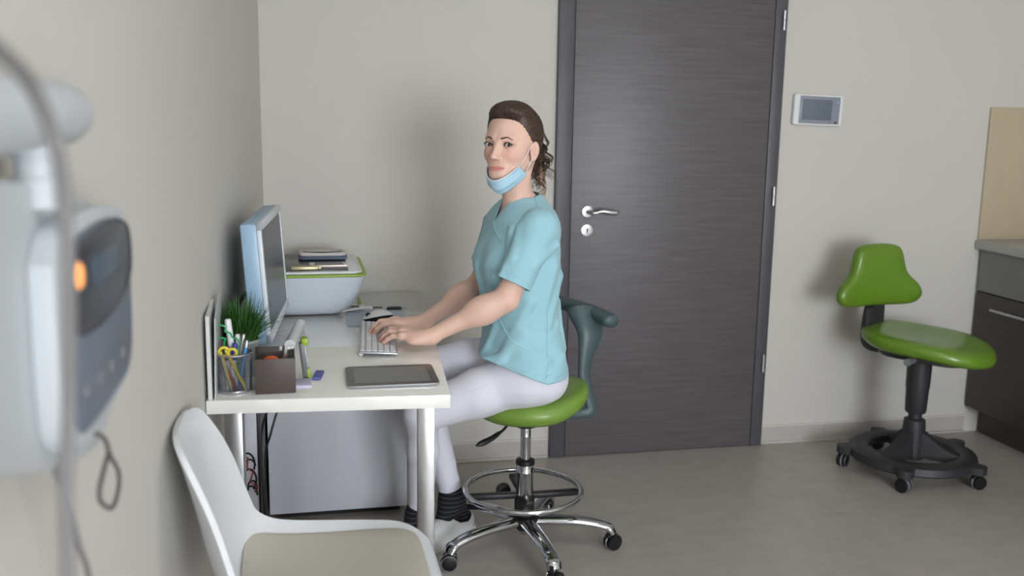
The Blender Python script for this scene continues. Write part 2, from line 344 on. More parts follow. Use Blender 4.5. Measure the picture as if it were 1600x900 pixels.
MB().torus((.034, 0, .006), .011, .0012, 24, 8, nrm=(.1, .3, 1)).build('ring', m_steel, kf)
cl = thing('note_card', 'white card with a paper clip between the printer and the mouse pad', 'card', (.312, -.40, DT+.006), .22)
MB().box((0, 0, .006), (.088, .052, .005), .001, R=Matrix.Rotation(-.08, 3, 'Y')).build('card', m_white, cl)
MB().tube(spline([(.0, .006, .012), (.02, .006, .011), (.024, .0, .011), (.02, -.005, .011), (.0, -.004, .012), (-.004, .001, .012), (.012, .002, .0115)], 6), .0012, 6).build('paper_clip', m_dark, cl)
MB().box((0, 0, .0012), (.011, .2, .0024), .0005).build('plastic_ruler', m_lime, None, 'thin lime green ruler lying beside the printer', 'ruler', loc=(.35, -.225, DT), rot=-.02)
# keyboard
kb = thing('keyboard', 'slim white keyboard with aluminium frame under her hands', 'keyboard', (.364, -.868, DT), WA)
m_alu = mat('aluminium', rgb(190, 192, 196), .35, .7); m_key = mat('white_key', rgb(222, 224, 230), .45)
Rk = Matrix.Rotation(.055, 3, 'Y')
MB().box((0, 0, .0115), (.115, .428, .006), .0025, R=Rk).build('base_plate', m_alu, kb)
MB().cyl((-.05, -.2, .007), (-.05, .2, .007), .0065, 16).build('foot', m_white, kb)
rows = [21, 20, 20, 19, 18, 15]
keyo = None; kc = 0
for r_ in range(6):
    x = -.0455+r_*.0178; n = [16, 16, 16, 15, 14, 9][r_]; ys = np.linspace(-.204, .204, n+1)
    if r_ == 5: ys = np.array([-.204, -.182, -.16, -.138, -.1, -.075, .03, .055, .08, .118, .14, .162, .204])
    kwid = .0105 if r_ == 0 else .015
    for k in range(len(ys)-1):
        if kc >= 97: break
        wy = ys[k+1]-ys[k]-.003
        me = MB().box((0, 0, .0), (kwid, wy, .0035), .0012, 1).mesh('key')
        P = Rk @ Vector((x, 0, .0035)); link('key', me, m_key, kb, loc=(P.x, (ys[k]+ys[k+1])/2, P.z+.0125)).rotation_euler = (0, .055, 0); kc += 1
# tablet
tb = thing('tablet_computer', 'black screened tablet with silver back lying at the near end of the desk', 'tablet', (.365, -1.313, DT), -.015)
MB().loft([rrect(.225, .18, .012, 0), rrect(.241, .2, .016, .004), rrect(.243, .202, .016, .0075), rrect(.242, .201, .016, .0085)]).build('back_shell', m_alu, tb)
MB().loft([rrect(.240, .199, .015, .0086), rrect(.240, .199, .015, .0092)]).build('glass', mat('black_glass', rgb(44, 45, 47), .16, spec=.6), tb)
MB().box((0, 0, .0094), (.198, .15, .0003)).build('screen', mat('tablet_screen', rgb(104, 105, 103), .2, spec=.6), tb, smooth=False)
# brown box with orange ball
m_brown = mat('smoky_brown_acrylic', rgb(72, 62, 57), .5); m_smoke = mat('smoky_clear_acrylic', rgb(80, 72, 66), .1, alpha=.72)
bx = thing('desk_box', 'open dark brown acrylic box at the near left corner of the desk', 'box', (.062, -1.365, DT), .02)
b = MB(); b.box((0, -.053, .046), (.1, .003, .09), .001); b.box((-.0485, 0, .046), (.003, .103, .09), .001).box((.0485, 0, .046), (.003, .103, .09), .001).box((0, 0, .002), (.1, .108, .004), .001)
b.build('wall_panel', m_brown, bx); MB().box((0, .053, .05), (.1, .003, .098), .001).build('rear_panel', m_smoke, bx)
MB().ball((0, 0, 0), .026).build('ball', mat('orange_rubber', rgb(222, 92, 40), .5), None, 'orange ball inside the brown acrylic box', 'ball', loc=(.052, -1.372, DT+.062))
MB().box((0, 0, .03), (.05, .05, .055), .004).build('eraser', m_grey, None, 'grey block under the orange ball in the brown box', 'block', loc=(.052, -1.372, DT+.003)).location.z = DT-.02+.0
tz = thing('tweezers', 'grey metal tweezers leaning in the brown acrylic box', 'tweezers', (.088, -1.35, DT+.006))
for q in (-.004, .004): MB().tube([(q*.2, 0, 0), (q, .004, .05), (0, .012, .1)], [.002, .005, .003], 8).build('arm', m_steel, tz)
MB().box((0, 0, .006), (.018, .018, .012), .003).build('wooden_clip', mat('beige_clip', rgb(190, 175, 140), .5), None, 'small beige peg behind the brown acrylic box', 'peg', loc=(.04, -1.285, DT+.0))
sp = thing('stapler', 'grey and lime green stapler standing on end beside the brown box', 'stapler', (.134, -1.27, DT), .05)
Rs = Matrix.Rotation(-.1, 3, 'Y')
MB().box((0, 0, .05), (.014, .03, .096), .004, R=Rs).build('rail', m_grey, sp); MB().box((.006, 0, .05), (.006, .022, .088), .002, R=Rs).build('cover', m_alu, sp)
MB().box((.004, 0, .1), (.02, .032, .022), .006, R=Rs).build('cap', m_lime, sp, label='lime green cap'); MB().box((.012, -.002, .014), (.01, .028, .026), .003, R=Rs).build('base_clip', m_lime, sp, label='lime green clip')
MB().box((0, 0, .004), (.05, .07, .008), .001).build('note_block', mat('lilac_paper', rgb(200, 196, 220), .7), None, 'lilac note block beside the brown box', 'note block', loc=(.13, -1.262, DT), rot=.0).location = (.128, -1.345, DT)
MB().box((0, 0, .004), (.022, .075, .008), .001).build('sticky_flags', mat('blue_violet_paper', rgb(92, 98, 165), .6), None, 'blue violet strip of sticky notes lying on the desk', 'sticky notes', loc=(.172, -1.27, DT), rot=-.16)
# pen cup of wire mesh
cup = thing('pen_cup', 'round silver wire mesh pen cup full of pens', 'pen cup', (-.04, -1.372, DT))
m_wire = mat('grey_wire', rgb(120, 122, 128), .35, .8)
vs = []; fs = []; NA, NZ = 56, 22; ra, rb = .041, .0455
for i in range(NZ+1):
    for k in range(NA):
        a = 2*PI*(k+.5*(i % 2))/NA; r_ = ra+(rb-ra)*i/NZ; vs.append((r_*math.cos(a), r_*math.sin(a), .004+.094*i/NZ))
es = []
for i in range(NZ):
    for k in range(NA):
        o_ = (k+1) % NA if i % 2 else (k-1) % NA
        es.append((i*NA+k, (i+1)*NA+k)); es.append((i*NA+k, (i+1)*NA+o_))
b = MB()
for a_, c_ in es: b.tube([vs[a_], vs[c_]], .00055, 4)
b.build('mesh_wall', m_wire, cup)
b = MB(); b.torus((0, 0, .1), .0462, .0022, 48, 8); b.build('rim', m_steel, cup)
MB().lathe([(.001, 0), (.041, 0), (.0425, .002), (.0425, .008), (.040, .008), (.040, .003), (.001, .003)], 40).build('base', m_steel, cup)
CX, CY, CZ = -.04, -1.372, DT+.004
def pen(name, label, cat, foot, tip, r, m, tipm=None, tl=.02, grp=None, clip=False, n=14):
    a = Vector((CX+foot[0], CY+foot[1], CZ)); q = Vector((CX+tip[0], CY+tip[1], DT+tip[2])); L = (q-a).length
    o = thing(name, label, cat, a, (0, 0, 0), grp); o.rotation_euler = (q-a).to_track_quat('Z', 'Y').to_euler()
    MB().lathe([(.001, .0), (r*.35, .003), (r, .018), (r, L-tl), (r*.85 if not tipm else r, L-tl+.001)] + ([(r*.8, L), (.001, L+.001)] if not tipm else []), n).build('barrel', m, o)
    if tipm: MB().lathe([(r*.7, L-tl), (r*1.05, L-tl+.001), (r*1.05, L-.003), (r*.7, L), (.001, L+.0005)], n).build('cap', tipm, o)
    if clip: MB().tube([(r+.002, 0, L-.002), (r+.0035, 0, L-.01), (r+.002, 0, L-.045)], .0016, 6).build('clip', m_steel, o)
    return o
m_yel = mat('yellow_plastic', rgb(215, 196, 60), .4); m_yelp = mat('pale_yellow', rgb(196, 188, 96), .5); m_blu = mat('royal_blue_plastic', rgb(50, 48, 140), .35); m_lb = mat('sky_blue_plastic', rgb(70, 140, 200), .35); m_pgrn = mat('green_plastic', rgb(40, 160, 92), .3)
m_rd = mat('dark_red_plastic', rgb(140, 36, 40), .4); m_pbr = mat('brown_pencil', rgb(110, 78, 60), .5)
pen('marker_pen', 'tall white marker rising highest from the pen cup', 'pen', (.006, .0, 0), (-.012, .012, .185), .0078, m_white, m_white, .045, clip=True)
pen('marker_pen', 'short marker with a royal blue cap in the pen cup', 'pen', (-.01, -.01, 0), (.006, -.014, .128), .0065, m_white, m_blu, .045)
pen('ballpoint_pen', 'silver ballpoint with steel clicker at the right of the pen cup', 'pen', (-.004, .016, 0), (.027, .004, .146), .0048, m_alu, m_steel, .022, clip=True)
pen('ballpoint_pen', 'sky blue and silver ballpoint leaning at the right rim of the cup', 'pen', (.01, -.01, 0), (.035, -.006, .132), .0045, m_lb, m_steel, .02, clip=True)
pen('ballpoint_pen', 'white ballpoint standing between silver and royal blue pens', 'pen', (.012, .024, 0), (.010, .024, .142), .0062, m_white, m_white, .03)
pen('pencil', 'yellow pencil leaning left with its point at the cup bottom right', 'pencil', (.03, -.02, 0), (-.018, -.02, .112), .0042, m_yel)
pen('pencil', 'pale yellow pencil crossing low in the middle of the cup', 'pencil', (-.004, -.032, 0), (-.03, -.02, .108), .0042, m_yelp)
pen('pencil', 'dark red pencil leaning on the left rim of the cup', 'pencil', (.008, -.02, 0), (-.036, -.012, .116), .0045, m_rd)
pen('pencil', 'brown pencil at the far left rim of the cup', 'pencil', (-.02, .0, 0), (-.043, .0, .122), .004, m_pbr)
sc = thing('scissors', 'scissors with yellow handles in the pen cup', 'scissors', (CX-.014, CY-.018, CZ))
MB().box((0, 0, .04), (.011, .002, .08)).build('blade', m_steel, sc)
MB().torus((-.008, 0, .103), .0115, .004, 24, 8, nrm=(0, 1, .1)).build('handle', m_yel, sc); MB().torus((.012, -.002, .1), .0105, .004, 24, 8, nrm=(0, 1, .1)).build('handle', m_yel, sc)
gz = [(-.002, 0, .0), (.0, 0, .07), (-.028, .004, .1), (-.034, .004, .13), (-.03, .003, .142), (-.046, .0, .147), (-.054, 0, .165), (-.048, 0, .18), (-.03, 0, .176), (-.03, 0, .162), (-.018, 0, .158), (-.012, 0, .145), (-.002, 0, .142), (.004, 0, .125), (-.004, 0, .11), (.0, 0, .1), (-.012, 0, .09)]
MB().tube(spline([(CX+x+.012, CY+y-.004, DT+.005+z*.93) for x, y, z in gz], 4), .0022, 8).build('wavy_stencil', m_pgrn, None, 'wavy green plastic loop sticking out of the pen cup', 'stencil')
# potted grass
pt = thing('potted_grass', 'tufted green grass in a pale grey pot behind the pen cup', 'plant', (-.029, -1.218, DT))
MB().lathe([(.001, 0), (.034, 0), (.036, .002), (.0445, .09), (.048, .094), (.048, .1), (.0445, .1), (.043, .088), (.001, .086)], 40).build('pot', mat('pale_grey_ceramic', rgb(165, 172, 172), .45), pt)
m_leaf = mat('grass_leaf', rgb(52, 98, 36), .45, var=.45, vscale=60); b = MB(); rnd = random.Random(3)
for k in range(420):
    a = rnd.uniform(0, 2*PI); r_ = .04*math.sqrt(rnd.random()); lean = rnd.uniform(0, 1)**1.2*.085+r_*.4; H = rnd.uniform(.07, .165)*(1.05-.35*lean/.1); a2 = a+rnd.uniform(-.7, .7)
    p0 = Vector((r_*math.cos(a), r_*math.sin(a), .084)); w_ = rnd.uniform(.0014, .0030); sd = Vector((-math.sin(a2+rnd.uniform(-.9, .9)), math.cos(a2), 0)).normalized()
    L = []; Rr = []
    for t in (0, .25, .5, .75, 1):
        c_ = p0+Vector((math.cos(a2)*lean*t**1.7, math.sin(a2)*lean*t**1.7, H*t*(1-.18*t*lean/.06)))
        ww = w_*(1-t**2)+.0001; cx_, cy_ = c_.x, c_.y
        lim = -.076-pt.location.x
        if c_.x < lim: c_.x = lim
        L.append(c_-sd*ww); Rr.append(c_+sd*ww)
    vs = []; 
    for l_, r2 in zip(L, Rr): vs += [l_, (l_+r2)/2+Vector((0, 0, -.0005)), r2]
    b.add(vs, [(3*i+j, 3*i+j+1, 3*i+j+4, 3*i+j+3) for i in range(4) for j in (0, 1)])
b.build('grass_blades', m_leaf, pt, kind='stuff')
MB().lathe([(.001, .085), (.043, .086), (.043, .0885), (.001, .089)], 24).build('soil', mat('dark_soil', rgb(50, 42, 34), .9), pt)
# folders standing against the wall
m_pap = mat('white_card', rgb(208, 210, 208), .55); m_pap2 = mat('pale_grey_card', rgb(190, 194, 196), .5)
def board(label, x, y0, y1, h0, h1, t, m, lean=0):
    o = MB().loft([[(x, y0, DT), (x+t, y0, DT), (x+t, y1, DT), (x, y1, DT)], [(x+lean, y0, DT+h0), (x+t+lean, y0, DT+h0), (x+t+lean, y1, DT+h1), (x+lean, y1, DT+h1)]]).build('folder', m, None, label, 'folder', 'folders standing against the left wall', smooth=False); return o
board('white folder standing closest to the left wall on the desk', -.0975, -1.462, -1.30, .214, .226, .009, m_pap)
board('pale grey folder standing between the wall folder and the pen cup', -.0835, -1.45, -1.27, .205, .235, .003, m_pap2, .006)
# ================= SHELL CHAIR (foreground) =================
m_shell = mat('white_shell_plastic', rgb(222, 226, 230), .35, coat=.1); m_pad = mat('beige_seat_pad', rgb(190, 186, 174), .75, bump=.1, bscale=400); m_beech = mat('beech_wood', rgb(196, 160, 116), .5, var=.1, vscale=20, stretch=(4, 4, .5))
sh = thing('shell_chair', 'white plastic shell chair with beige seat pad near the left wall', 'chair', (.158, -1.85, 0), 0)
PF = [(.262, .425), (.25, .44), (.20, .452), (.12, .44), (.04, .428), (-.05, .425), (-.12, .43), (-.175, .455), (-.205, .50), (-.225, .565), (-.24, .64), (-.256, .71), (-.272, .775), (-.279, .80), (-.281, .812)]
WD = [.10, .165, .215, .238, .243, .243, .24, .236, .232, .225, .213, .195, .165, .125, .06]
SD = [.0, .003, .008, .022, .038, .048, .055, .055, .045, .03, .02, .014, .008, .004, 0]     # rise of the sides
FW = [0, 0, 0, 0, 0, .0, .012, .03, .045, .05, .045, .035, .02, .01, 0]            # wrap forward
def resamp(L, n=4):
    return [v.x for v in spline([(a, 0, 0) for a in L], n)]
fx = resamp([a for a, _ in PF]); fz = resamp([z for _, z in PF]); fw = resamp(WD); fs_ = resamp(SD); ff = resamp(FW)
NU = 28; rings = []
for i in range(len(fx)):
    row = []
    for j in range(NU+1):
        u = -1+2*j/NU; e = abs(u)**2.6
        row.append((fx[i]+ff[i]*e, u*fw[i], fz[i]+fs_[i]*e))
    rings.append(row)
b = MB(); b.loft(rings, False, False, closed=False); o = b.build('shell', m_shell, sh, ang=80); mod(o, 'SOLIDIFY', thickness=.012, offset=0); mod(o, 'BEVEL', width=.004, segments=2, limit_method='ANGLE'); mod(o, 'SUBSURF', levels=1, render_levels=1)
pr_ = []
for i in range(len(fx)):
    if fz[i] < .47 and fx[i] < .225 and fx[i] > -.16:
        pr_.append([(fx[i], u*fw[i]*.86, fz[i]+fs_[i]*abs(u)**2.6*.7+.006+.016*(1-u**4)) for u in np.linspace(-1, 1, 21)])
top = pr_; bot = [[(x, y, z-.02) for x, y, z in r_] for r_ in pr_]
n0 = len(top); rings = [t+bq[::-1] for t, bq in zip(top, bot)]
def shr(r_, k, dx):
    c = np.mean(np.array(r_), 0); return [(c[0]+(p[0]-c[0])*k+dx, c[1]+(p[1]-c[1])*k, c[2]+(p[2]-c[2])*k) for p in r_]
rings = [shr(rings[0], .72, .018), shr(rings[0], .9, .011)]+rings+[shr(rings[-1], .9, -.011), shr(rings[-1], .72, -.018)]
o = MB().loft(rings).build('seat_pad', m_pad, sh, ang=80); mod(o, 'SUBSURF', levels=1, render_levels=1)
for sx in (1, -1):
    for sy in (1, -1):
        MB().tube([(sx*.1-.01, sy*.11, .40), (sx*.2-.01, sy*.21, 0)], [.017, .011], 14).build('leg', m_beech, sh)
MB().box((-.01, 0, .402), (.24, .26, .02), .005).cyl((-.13, -.15, .25), (.11, .15, .25), .004).cyl((-.13, .15, .25), (.11, -.15, .25), .004).build('leg_frame', m_black, sh)
# ================= WALL DEVICE (x-ray unit control) =================
m_dev = mat('device_white', rgb(190, 196, 200), .5); m_navy = mat('navy_display_glass', rgb(40, 46, 58), .25); m_slate = mat('slate_keypad', rgb(104, 114, 128), .45)
dv = thing('dental_control_unit', 'white wall mounted dental unit with dark control panel at the far left', 'dental unit', (-.10, -2.8, 1.2))
def slab(pts, x0, x1, r=.0):
    P = [(y+2.8, z-1.2) for y, z in pts]; c = (sum(p[0] for p in P)/len(P), sum(p[1] for p in P)/len(P))
    S = [(v.y, v.z) for v in spline([(0, a, q) for a, q in P+[P[0]]], 5)[:-1]]
    def rg(x, k): return [(x, c[0]+(a-c[0])*k, c[1]+(q-c[1])*k) for a, q in S]
    return MB().loft([rg(x0, .97), rg(x0+.004, 1), rg(x1-.008, 1), rg(x1-.002, .985), rg(x1, .96)])
slab([(-3.26, 1.25), (-3.2, 1.385), (-3.0, 1.392), (-2.731, 1.362), (-2.526, 1.325), (-2.41, 1.29), (-2.40, 1.2), (-2.441, 1.08), (-2.555, 1.02), (-2.76, 1.052), (-3.0, 1.13), (-3.2, 1.18)], -.09, -.03).build('body', m_dev, dv)
slab([(-2.885, 1.30), (-2.84, 1.33), (-2.749, 1.338), (-2.619, 1.334), (-2.49, 1.318), (-2.452, 1.285), (-2.45, 1.2), (-2.465, 1.115), (-2.52, 1.086), (-2.70, 1.08), (-2.81, 1.09), (-2.87, 1.112), (-2.887, 1.17)], -.032, -.004).build('housing', m_dev, dv)
slab([(-2.84, 1.285), (-2.80, 1.312), (-2.70, 1.319), (-2.60, 1.316), (-2.51, 1.304), (-2.478, 1.275), (-2.48, 1.2), (-2.495, 1.13), (-2.54, 1.104), (-2.63, 1.100), (-2.73, 1.1), (-2.815, 1.108), (-2.842, 1.14), (-2.842, 1.2)], -.006, .0015).build('keypad', m_slate, dv)
slab([(-2.836, 1.285), (-2.80, 1.309), (-2.70, 1.316), (-2.60, 1.313), (-2.513, 1.301), (-2.482, 1.275), (-2.49, 1.232), (-2.56, 1.212), (-2.66, 1.204), (-2.76, 1.208), (-2.837, 1.224)], .0, .003).build('upper_glass', m_navy, dv)
MB().box((.0032, .145, .068), (.001, .16, .034), .0004).build('display', mat('blue_grey_display', rgb(66, 82, 100), .3), dv)
T2 = Matrix.Rotation(PI/2, 4, 'Y')
MB().lathe([(.001, .003), (.012, .003), (.015, 0)], 24, Matrix.Translation((.003, -.012, .078)) @ T2).build('lamp', mat('orange_lamp', rgb(255, 170, 90), .4, emit=.8), dv, label='glowing orange lamp')
for y, z in ((-.0, -.05), (.07, -.055), (.142, -.06), (.22, -.062)):
    MB().lathe([(.001, .003), (.009, .003), (.011, 0)], 20, Matrix.Translation((.0016, y, z)) @ T2).build('button', m_grey, dv)
b = MB(); b.lathe([(.001, 0), (.026, 0), (.033, .008), (.035, .025), (.035, .42), (.032, .43), (.001, .43)], 32, Matrix.Translation((-.03, .125, .244)) @ Matrix.Rotation(PI/2, 4, 'X')); b.build('arm', m_dev, dv)
MB().lathe([(.001, 0), (.026, 0), (.026, .03), (.022, .032), (.022, .05), (.027, .052), (.027, .07), (.001, .07)], 28, Matrix.Translation((-.03, -.012, .15))).build('swivel_joint', m_dev, dv)
m_cab = mat('grey_cable', rgb(118, 116, 116), .5)
MB().tube([(x+.10, y+2.8, z-1.2) for x, y, z in spline([(-.06, -3.25, 1.50), (-.05, -3.177, 1.475), (-.045, -3.144, 1.45), (-.04, -3.129, 1.414), (-.04, -3.121, 1.376), (-.04, -3.12, 1.333), (-.045, -3.111, 1.273), (-.05, -3.107, 1.216), (-.055, -3.111, 1.15), (-.06, -3.117, 1.0), (-.08, -3.12, .8), (-.1, -3.12, .5)], 6)], .0055, 12).build('cable', m_cab, dv, label='thick grey cable')
MB().tube([(x+.10, y+2.8, z-1.2) for x, y, z in spline([(-.14, -2.80, 1.09), (-.13, -2.82, 1.067), (-.12, -2.819, 1.029), (-.12, -2.79, .972), (-.12, -2.751, .915), (-.13, -2.70, .82), (-.14, -2.66, .7)], 6)], .0035, 10).build('cable', m_cab, dv, label='thin grey cable')
MB().tube([(x+.10, y+2.8, z-1.2) for x, y, z in spline([(-.12, -2.69, 1.07), (-.11, -2.666, 1.052), (-.11, -2.637, 1.02), (-.108, -2.602, .987), (-.108, -2.605, .964), (-.108, -2.652, .957), (-.11, -2.705, .985), (-.11, -2.712, 1.004), (-.11, -2.675, 1.018), (-.11, -2.645, 1.027)], 6)], .003, 10).build('cord_loop', mat('dark_grey_cord', rgb(92, 88, 86), .6), dv)
# ================= GREEN STOOL under the woman =================
m_green = mat('green_leatherette', rgb(114, 148, 56), .4, coat=.15, bump=.06, bscale=500); m_chr = mat('chrome', rgb(200, 202, 206), .12, 1); m_sb = mat('dark_green_grey_plastic', rgb(70, 88, 92), .42)
SX, SY = .852, -.852
st = thing('swivel_stool', 'green saddle stool with chrome star base and foot ring that the woman sits on', 'stool', (SX, SY, 0), 0)
def caster(parent, x, y, ang, m1, rim=None, s=1.0, grp=None):
    c = link('caster', None, None, parent, loc=(x, y, 0), rot=ang)
    T = Matrix.Rotation(PI/2, 4, 'X'); R0 = .0275*s
    b = MB(); 
    for q in (-.017*s, .008*s): b.lathe([(.001, 0), (R0*.8, 0), (R0*.97, .002), (R0, .004), (R0, .009*s), (R0*.97, .011*s), (.001, .011*s)], 26, Matrix.Translation((0, q+.0085*s, R0)) @ T)
    b.build('wheel', m1, c)
    b = MB(); b.lathe([(R0*1.02, -.004), (R0*1.1, -.002), (R0*1.1, .002), (R0*1.02, .004)], 26, Matrix.Translation((0, 0, R0)) @ T); b.build('fork', rim or m1, c)
    b = MB()
    for q in (-.0175*s, .0175*s): b.torus((0, q, R0), R0*.93, .0016, 28, 6, nrm=(0, 1, 0))
    b.build('rim', rim or m1, c)
    MB().cyl((-.012*s, 0, R0), (-.018*s, 0, R0*2+.02), .0065).box((-.012*s, 0, R0*2-.006), (.028*s, .02*s, .012), .004).build('stem', m1, c)
    return c
for k in range(5):
    a = math.radians(-84.4+72*k); d = Vector((math.cos(a), math.sin(a), 0))
    pts = spline([d*.02+Vector((0, 0, .1)), d*.09+Vector((0, 0, .1)), d*.17+Vector((0, 0, .099)), d*.24+Vector((0, 0, .09)), d*.285+Vector((0, 0, .076)), d*.30+Vector((0, 0, .058))], 5)
    n = len(pts); MB().tube(pts, [.029-.009*i/(n-1)+(.004 if i > n-7 else 0) for i in range(n)], 14, flat=.62, up=(0, 0, 1)).build('base_arm', m_chr, st)
    caster(st, d.x*.3, d.y*.3, a+(2.2, .6, .35, .9, -.5)[k], m_black, m_chr)
MB().lathe([(.001, .066), (.024, .066), (.026, .072), (.026, .084), (.05, .086), (.052, .115), (.034, .122), (.034, .19), (.001, .19)], 32).build('hub', m_black, st)
MB().lathe([(.001, .05), (.014, .05), (.016, .056), (.016, .066), (.001, .066)], 24).build('hub_nut', m_chr, st)
MB().lathe([(.029, .188), (.029, .268), (.0305, .27), (.0305, .274), (.029, .276), (.029, .302), (.001, .302)], 32).build('sleeve', m_chr, st)
MB().lathe([(.0315, .298), (.032, .302), (.0315, .312), (.022, .316), (.001, .316)], 32).build('collar', m_black, st)
MB().lathe([(.017, .31), (.017, .395), (.0174, .396), (.017, .397), (.017, .452), (.001, .452)], 28).build('gas_lift', m_chr, st)
MB().torus((-.005, 0, .205), .194, .0095, 72, 14).build('foot_ring', m_chr, st)
b = MB(); cx_ = Matrix.Rotation(-.0, 4, 'Z')
b.box((-.1, 0.012, .186), (.18, .03, .018), .004, R=Matrix.Rotation(-.05, 3, 'Z')).box((.095, -.0, .186), (.18, .03, .018), .004)
b.box((0, .1, .186), (.03, .17, .018), .004).box((0, -.05, .186), (.03, .06, .018), .004); b.build('ring_spokes', m_black, st)
MB().lathe([(.001, 0), (.022, .002), (.026, .012), (.024, .032), (.012, .034), (.012, .05), (.001, .05)], 24, Matrix.Translation((-.045, .15, .155)) @ Matrix.Rotation(PI/2, 4, 'X')).build('clamp_knob', m_black, st)
def seat_mesh(hfun, rx, ry, prof, n=56, shape=None):
    b = MB(); rings = []
    for s_, z in prof:
        rg = []
        for k in range(n):
            a = 2*PI*k/n; q = shape(a) if shape else 1
            x, y = rx*s_*q*math.cos(a), ry*s_*q*math.sin(a); rg.append((x, y, z+hfun(x, y, s_)))
        rings.append(rg)
    return b.loft(rings)
def h1(x, y, s_):
    t = max(0, x/.19); f = max(0, -x/.19)
    return (.05*t**1.6 - .012*f**1.5)*(min(1, s_*1.2))
PRS = [(q, z+.038) for q, z in ((.3, .428), (.7, .43), (.86, .437), (.95, .447), (.99, .459), (1, .470), (.985, .484), (.94, .496), (.85, .504), (.7, .507), (.5, .506), (.3, .504), (.12, .503), (.02, .503))]
o = seat_mesh(h1, .186, .182, PRS).build('seat', m_green, st, loc=(.02, .0, 0)); o.data.set_sharp_from_angle(angle=3)
MB().lathe([(.001, .43), (.036, .43), (.038, .434), (.038, .46), (.09, .464), (.09, .470), (.001, .470)], 32).build('seat_plate', m_black, st)
MB().tube(spline([(-.03, -.01, .462), (-.06, -.035, .458), (-.085, -.05, .438), (-.11, -.062, .424)], 6), .0045, 10).tube(spline([(-.098, -.056, .432), (-.125, -.068, .418), (-.16, -.083, .408), (-.185, -.094, .403)], 4), [.005, .008, .0095, .010, .0105, .011, .0115, .0125, .0125, .0115, .010, .007, .003][:13], 12, flat=.75).build('height_lever', m_black, st)
# swing arm rest
b = MB()
pts = spline([(.13, .30, .795), (.165, .265, .793), (.215, .2, .788), (.262, .12, .78), (.287, .055, .772), (.297, .02, .766)], 6)
n = len(pts); b.tube(pts, [.012+.02*math.sin(min(1, (i+1)/6)*PI/2) if i < n-4 else [.032, .031, .027, .016][i-(n-4)] for i in range(n)], 18, flat=.75, up=(0, 0, 1)); b.build('arm_pad', m_sb, st)
b = MB(); pts = spline([(.235, .14, .782), (.238, .09, .72), (.222, .07, .65), (.215, .062, .58), (.226, .055, .52), (.24, .05, .47), (.232, .045, .452), (.19, .04, .448), (.08, .02, .458)], 6); n = len(pts)
rr = [v.x for v in spline([(q, 0, 0) for q in (.075, .05, .03, .023, .021, .022, .021, .017, .014)], 6)]
b.tube(pts, rr, 18, flat=.55, up=(.3, -1, 0)); b.build('arm_post', m_sb, st)
# ================= SECOND STOOL at the right =================
m_green2 = mat('green_leatherette_seat', rgb(98, 134, 36), .3, coat=.2, bump=.05, bscale=500); m_bk = mat('black_textured_plastic', rgb(46, 46, 50), .5)
s2 = thing('dental_stool', 'empty green stool with backrest and black ring base by the kitchen unit', 'stool', (2.613, -.425, 0), 0)
b = MB(); b.loft([[(r_*math.cos(2*PI*k/64), r_*math.sin(2*PI*k/64), z) for k in range(64)] for r_, z in ((.178, .062), (.25, .058), (.256, .066), (.25, .092), (.235, .1), (.185, .1), (.175, .092), (.178, .062))], False, False); b.build('base_ring', m_bk, s2)
angs = [math.atan2(-.328+.425, 2.368-2.613)+2*PI/5*k for k in range(5)]
for a in angs:
    d = Vector((math.cos(a), math.sin(a), 0))
    b = MB(); b.loft([[(d.x*q-d.y*w_, d.y*q+d.x*w_, z) for q, w_ in ((.22, -.04), (.262, -.034), (.285, -.03), (.298, -.018), (.302, 0), (.298, .018), (.285, .03), (.262, .034), (.22, .04))] for z in (.062, .067, .088, .092)]); b.build('caster_lug', m_bk, s2)
    caster(s2, d.x*.272, d.y*.272, a+1.0, m_black, m_grey, 1.0)
b = MB()
for a in (math.radians(-40), math.radians(80), math.radians(200)):
    d = Vector((math.cos(a), math.sin(a), 0)); wq = .032
    b.loft([[(d.x*q-d.y*w_, d.y*q+d.x*w_, z) for w_, z in ((-wq, z0), (wq, z0), (wq*.8, z1), (-wq*.8, z1))] for q, z0, z1 in ((.0, .07, .19), (.05, .07, .17), (.12, .068, .12), (.19, .066, .096))])
b.build('base_spoke', m_bk, s2)
MB().lathe([(.001, .06), (.048, .06), (.047, .1), (.044, .2), (.042, .225), (.03, .23), (.027, .232), (.027, .27), (.001, .27)], 32).build('hub', m_bk, s2)
MB().lathe([(.001, .255), (.038, .255), (.042, .262), (.045, .36), (.047, .362), (.049, .495), (.001, .495)], 32).build('column_cover', m_bk, s2)
fw2 = math.radians(-58)
sr2 = link('seat_unit', None, None, s2, loc=(0.035, .0, 0), rot=fw2) if False else None
def shape2(a):
    c = math.cos(a); return 1/((abs(math.cos(a))**2.5+abs(math.sin(a))**2.5)**(1/2.5))*(1-.10*max(0, -c)**2)*(1.0 if c < 0 else 1-.04*abs(math.sin(2*a)))
PR2 = [(q, z+.022) for q, z in ((.3, .488), (.8, .49), (.93, .494), (.985, .505), (1, .52), (.985, .535), (.94, .547), (.85, .554), (.7, .556), (.5, .554), (.3, .552), (.1, .551), (.02, .551))]
def h2(x, y, s_): return .008*(abs(y)/.2)**2*min(1, s_) - .022*max(0, x/.22)**2 + .026*max(0, -x/.22)**2
o = seat_mesh(h2, .272, .218, PR2, 64, shape2).build('seat', m_green2, s2, loc=(.026, .010, 0), rot=fw2); o.data.set_sharp_from_angle(angle=3)
MB().loft([rrect(.36, .3, .1, .494), rrect(.38, .33, .12, .5), rrect(.38, .33, .12, .514)]).build('seat_pan', m_bk, s2, loc=(.04, -.01, 0), rot=fw2)
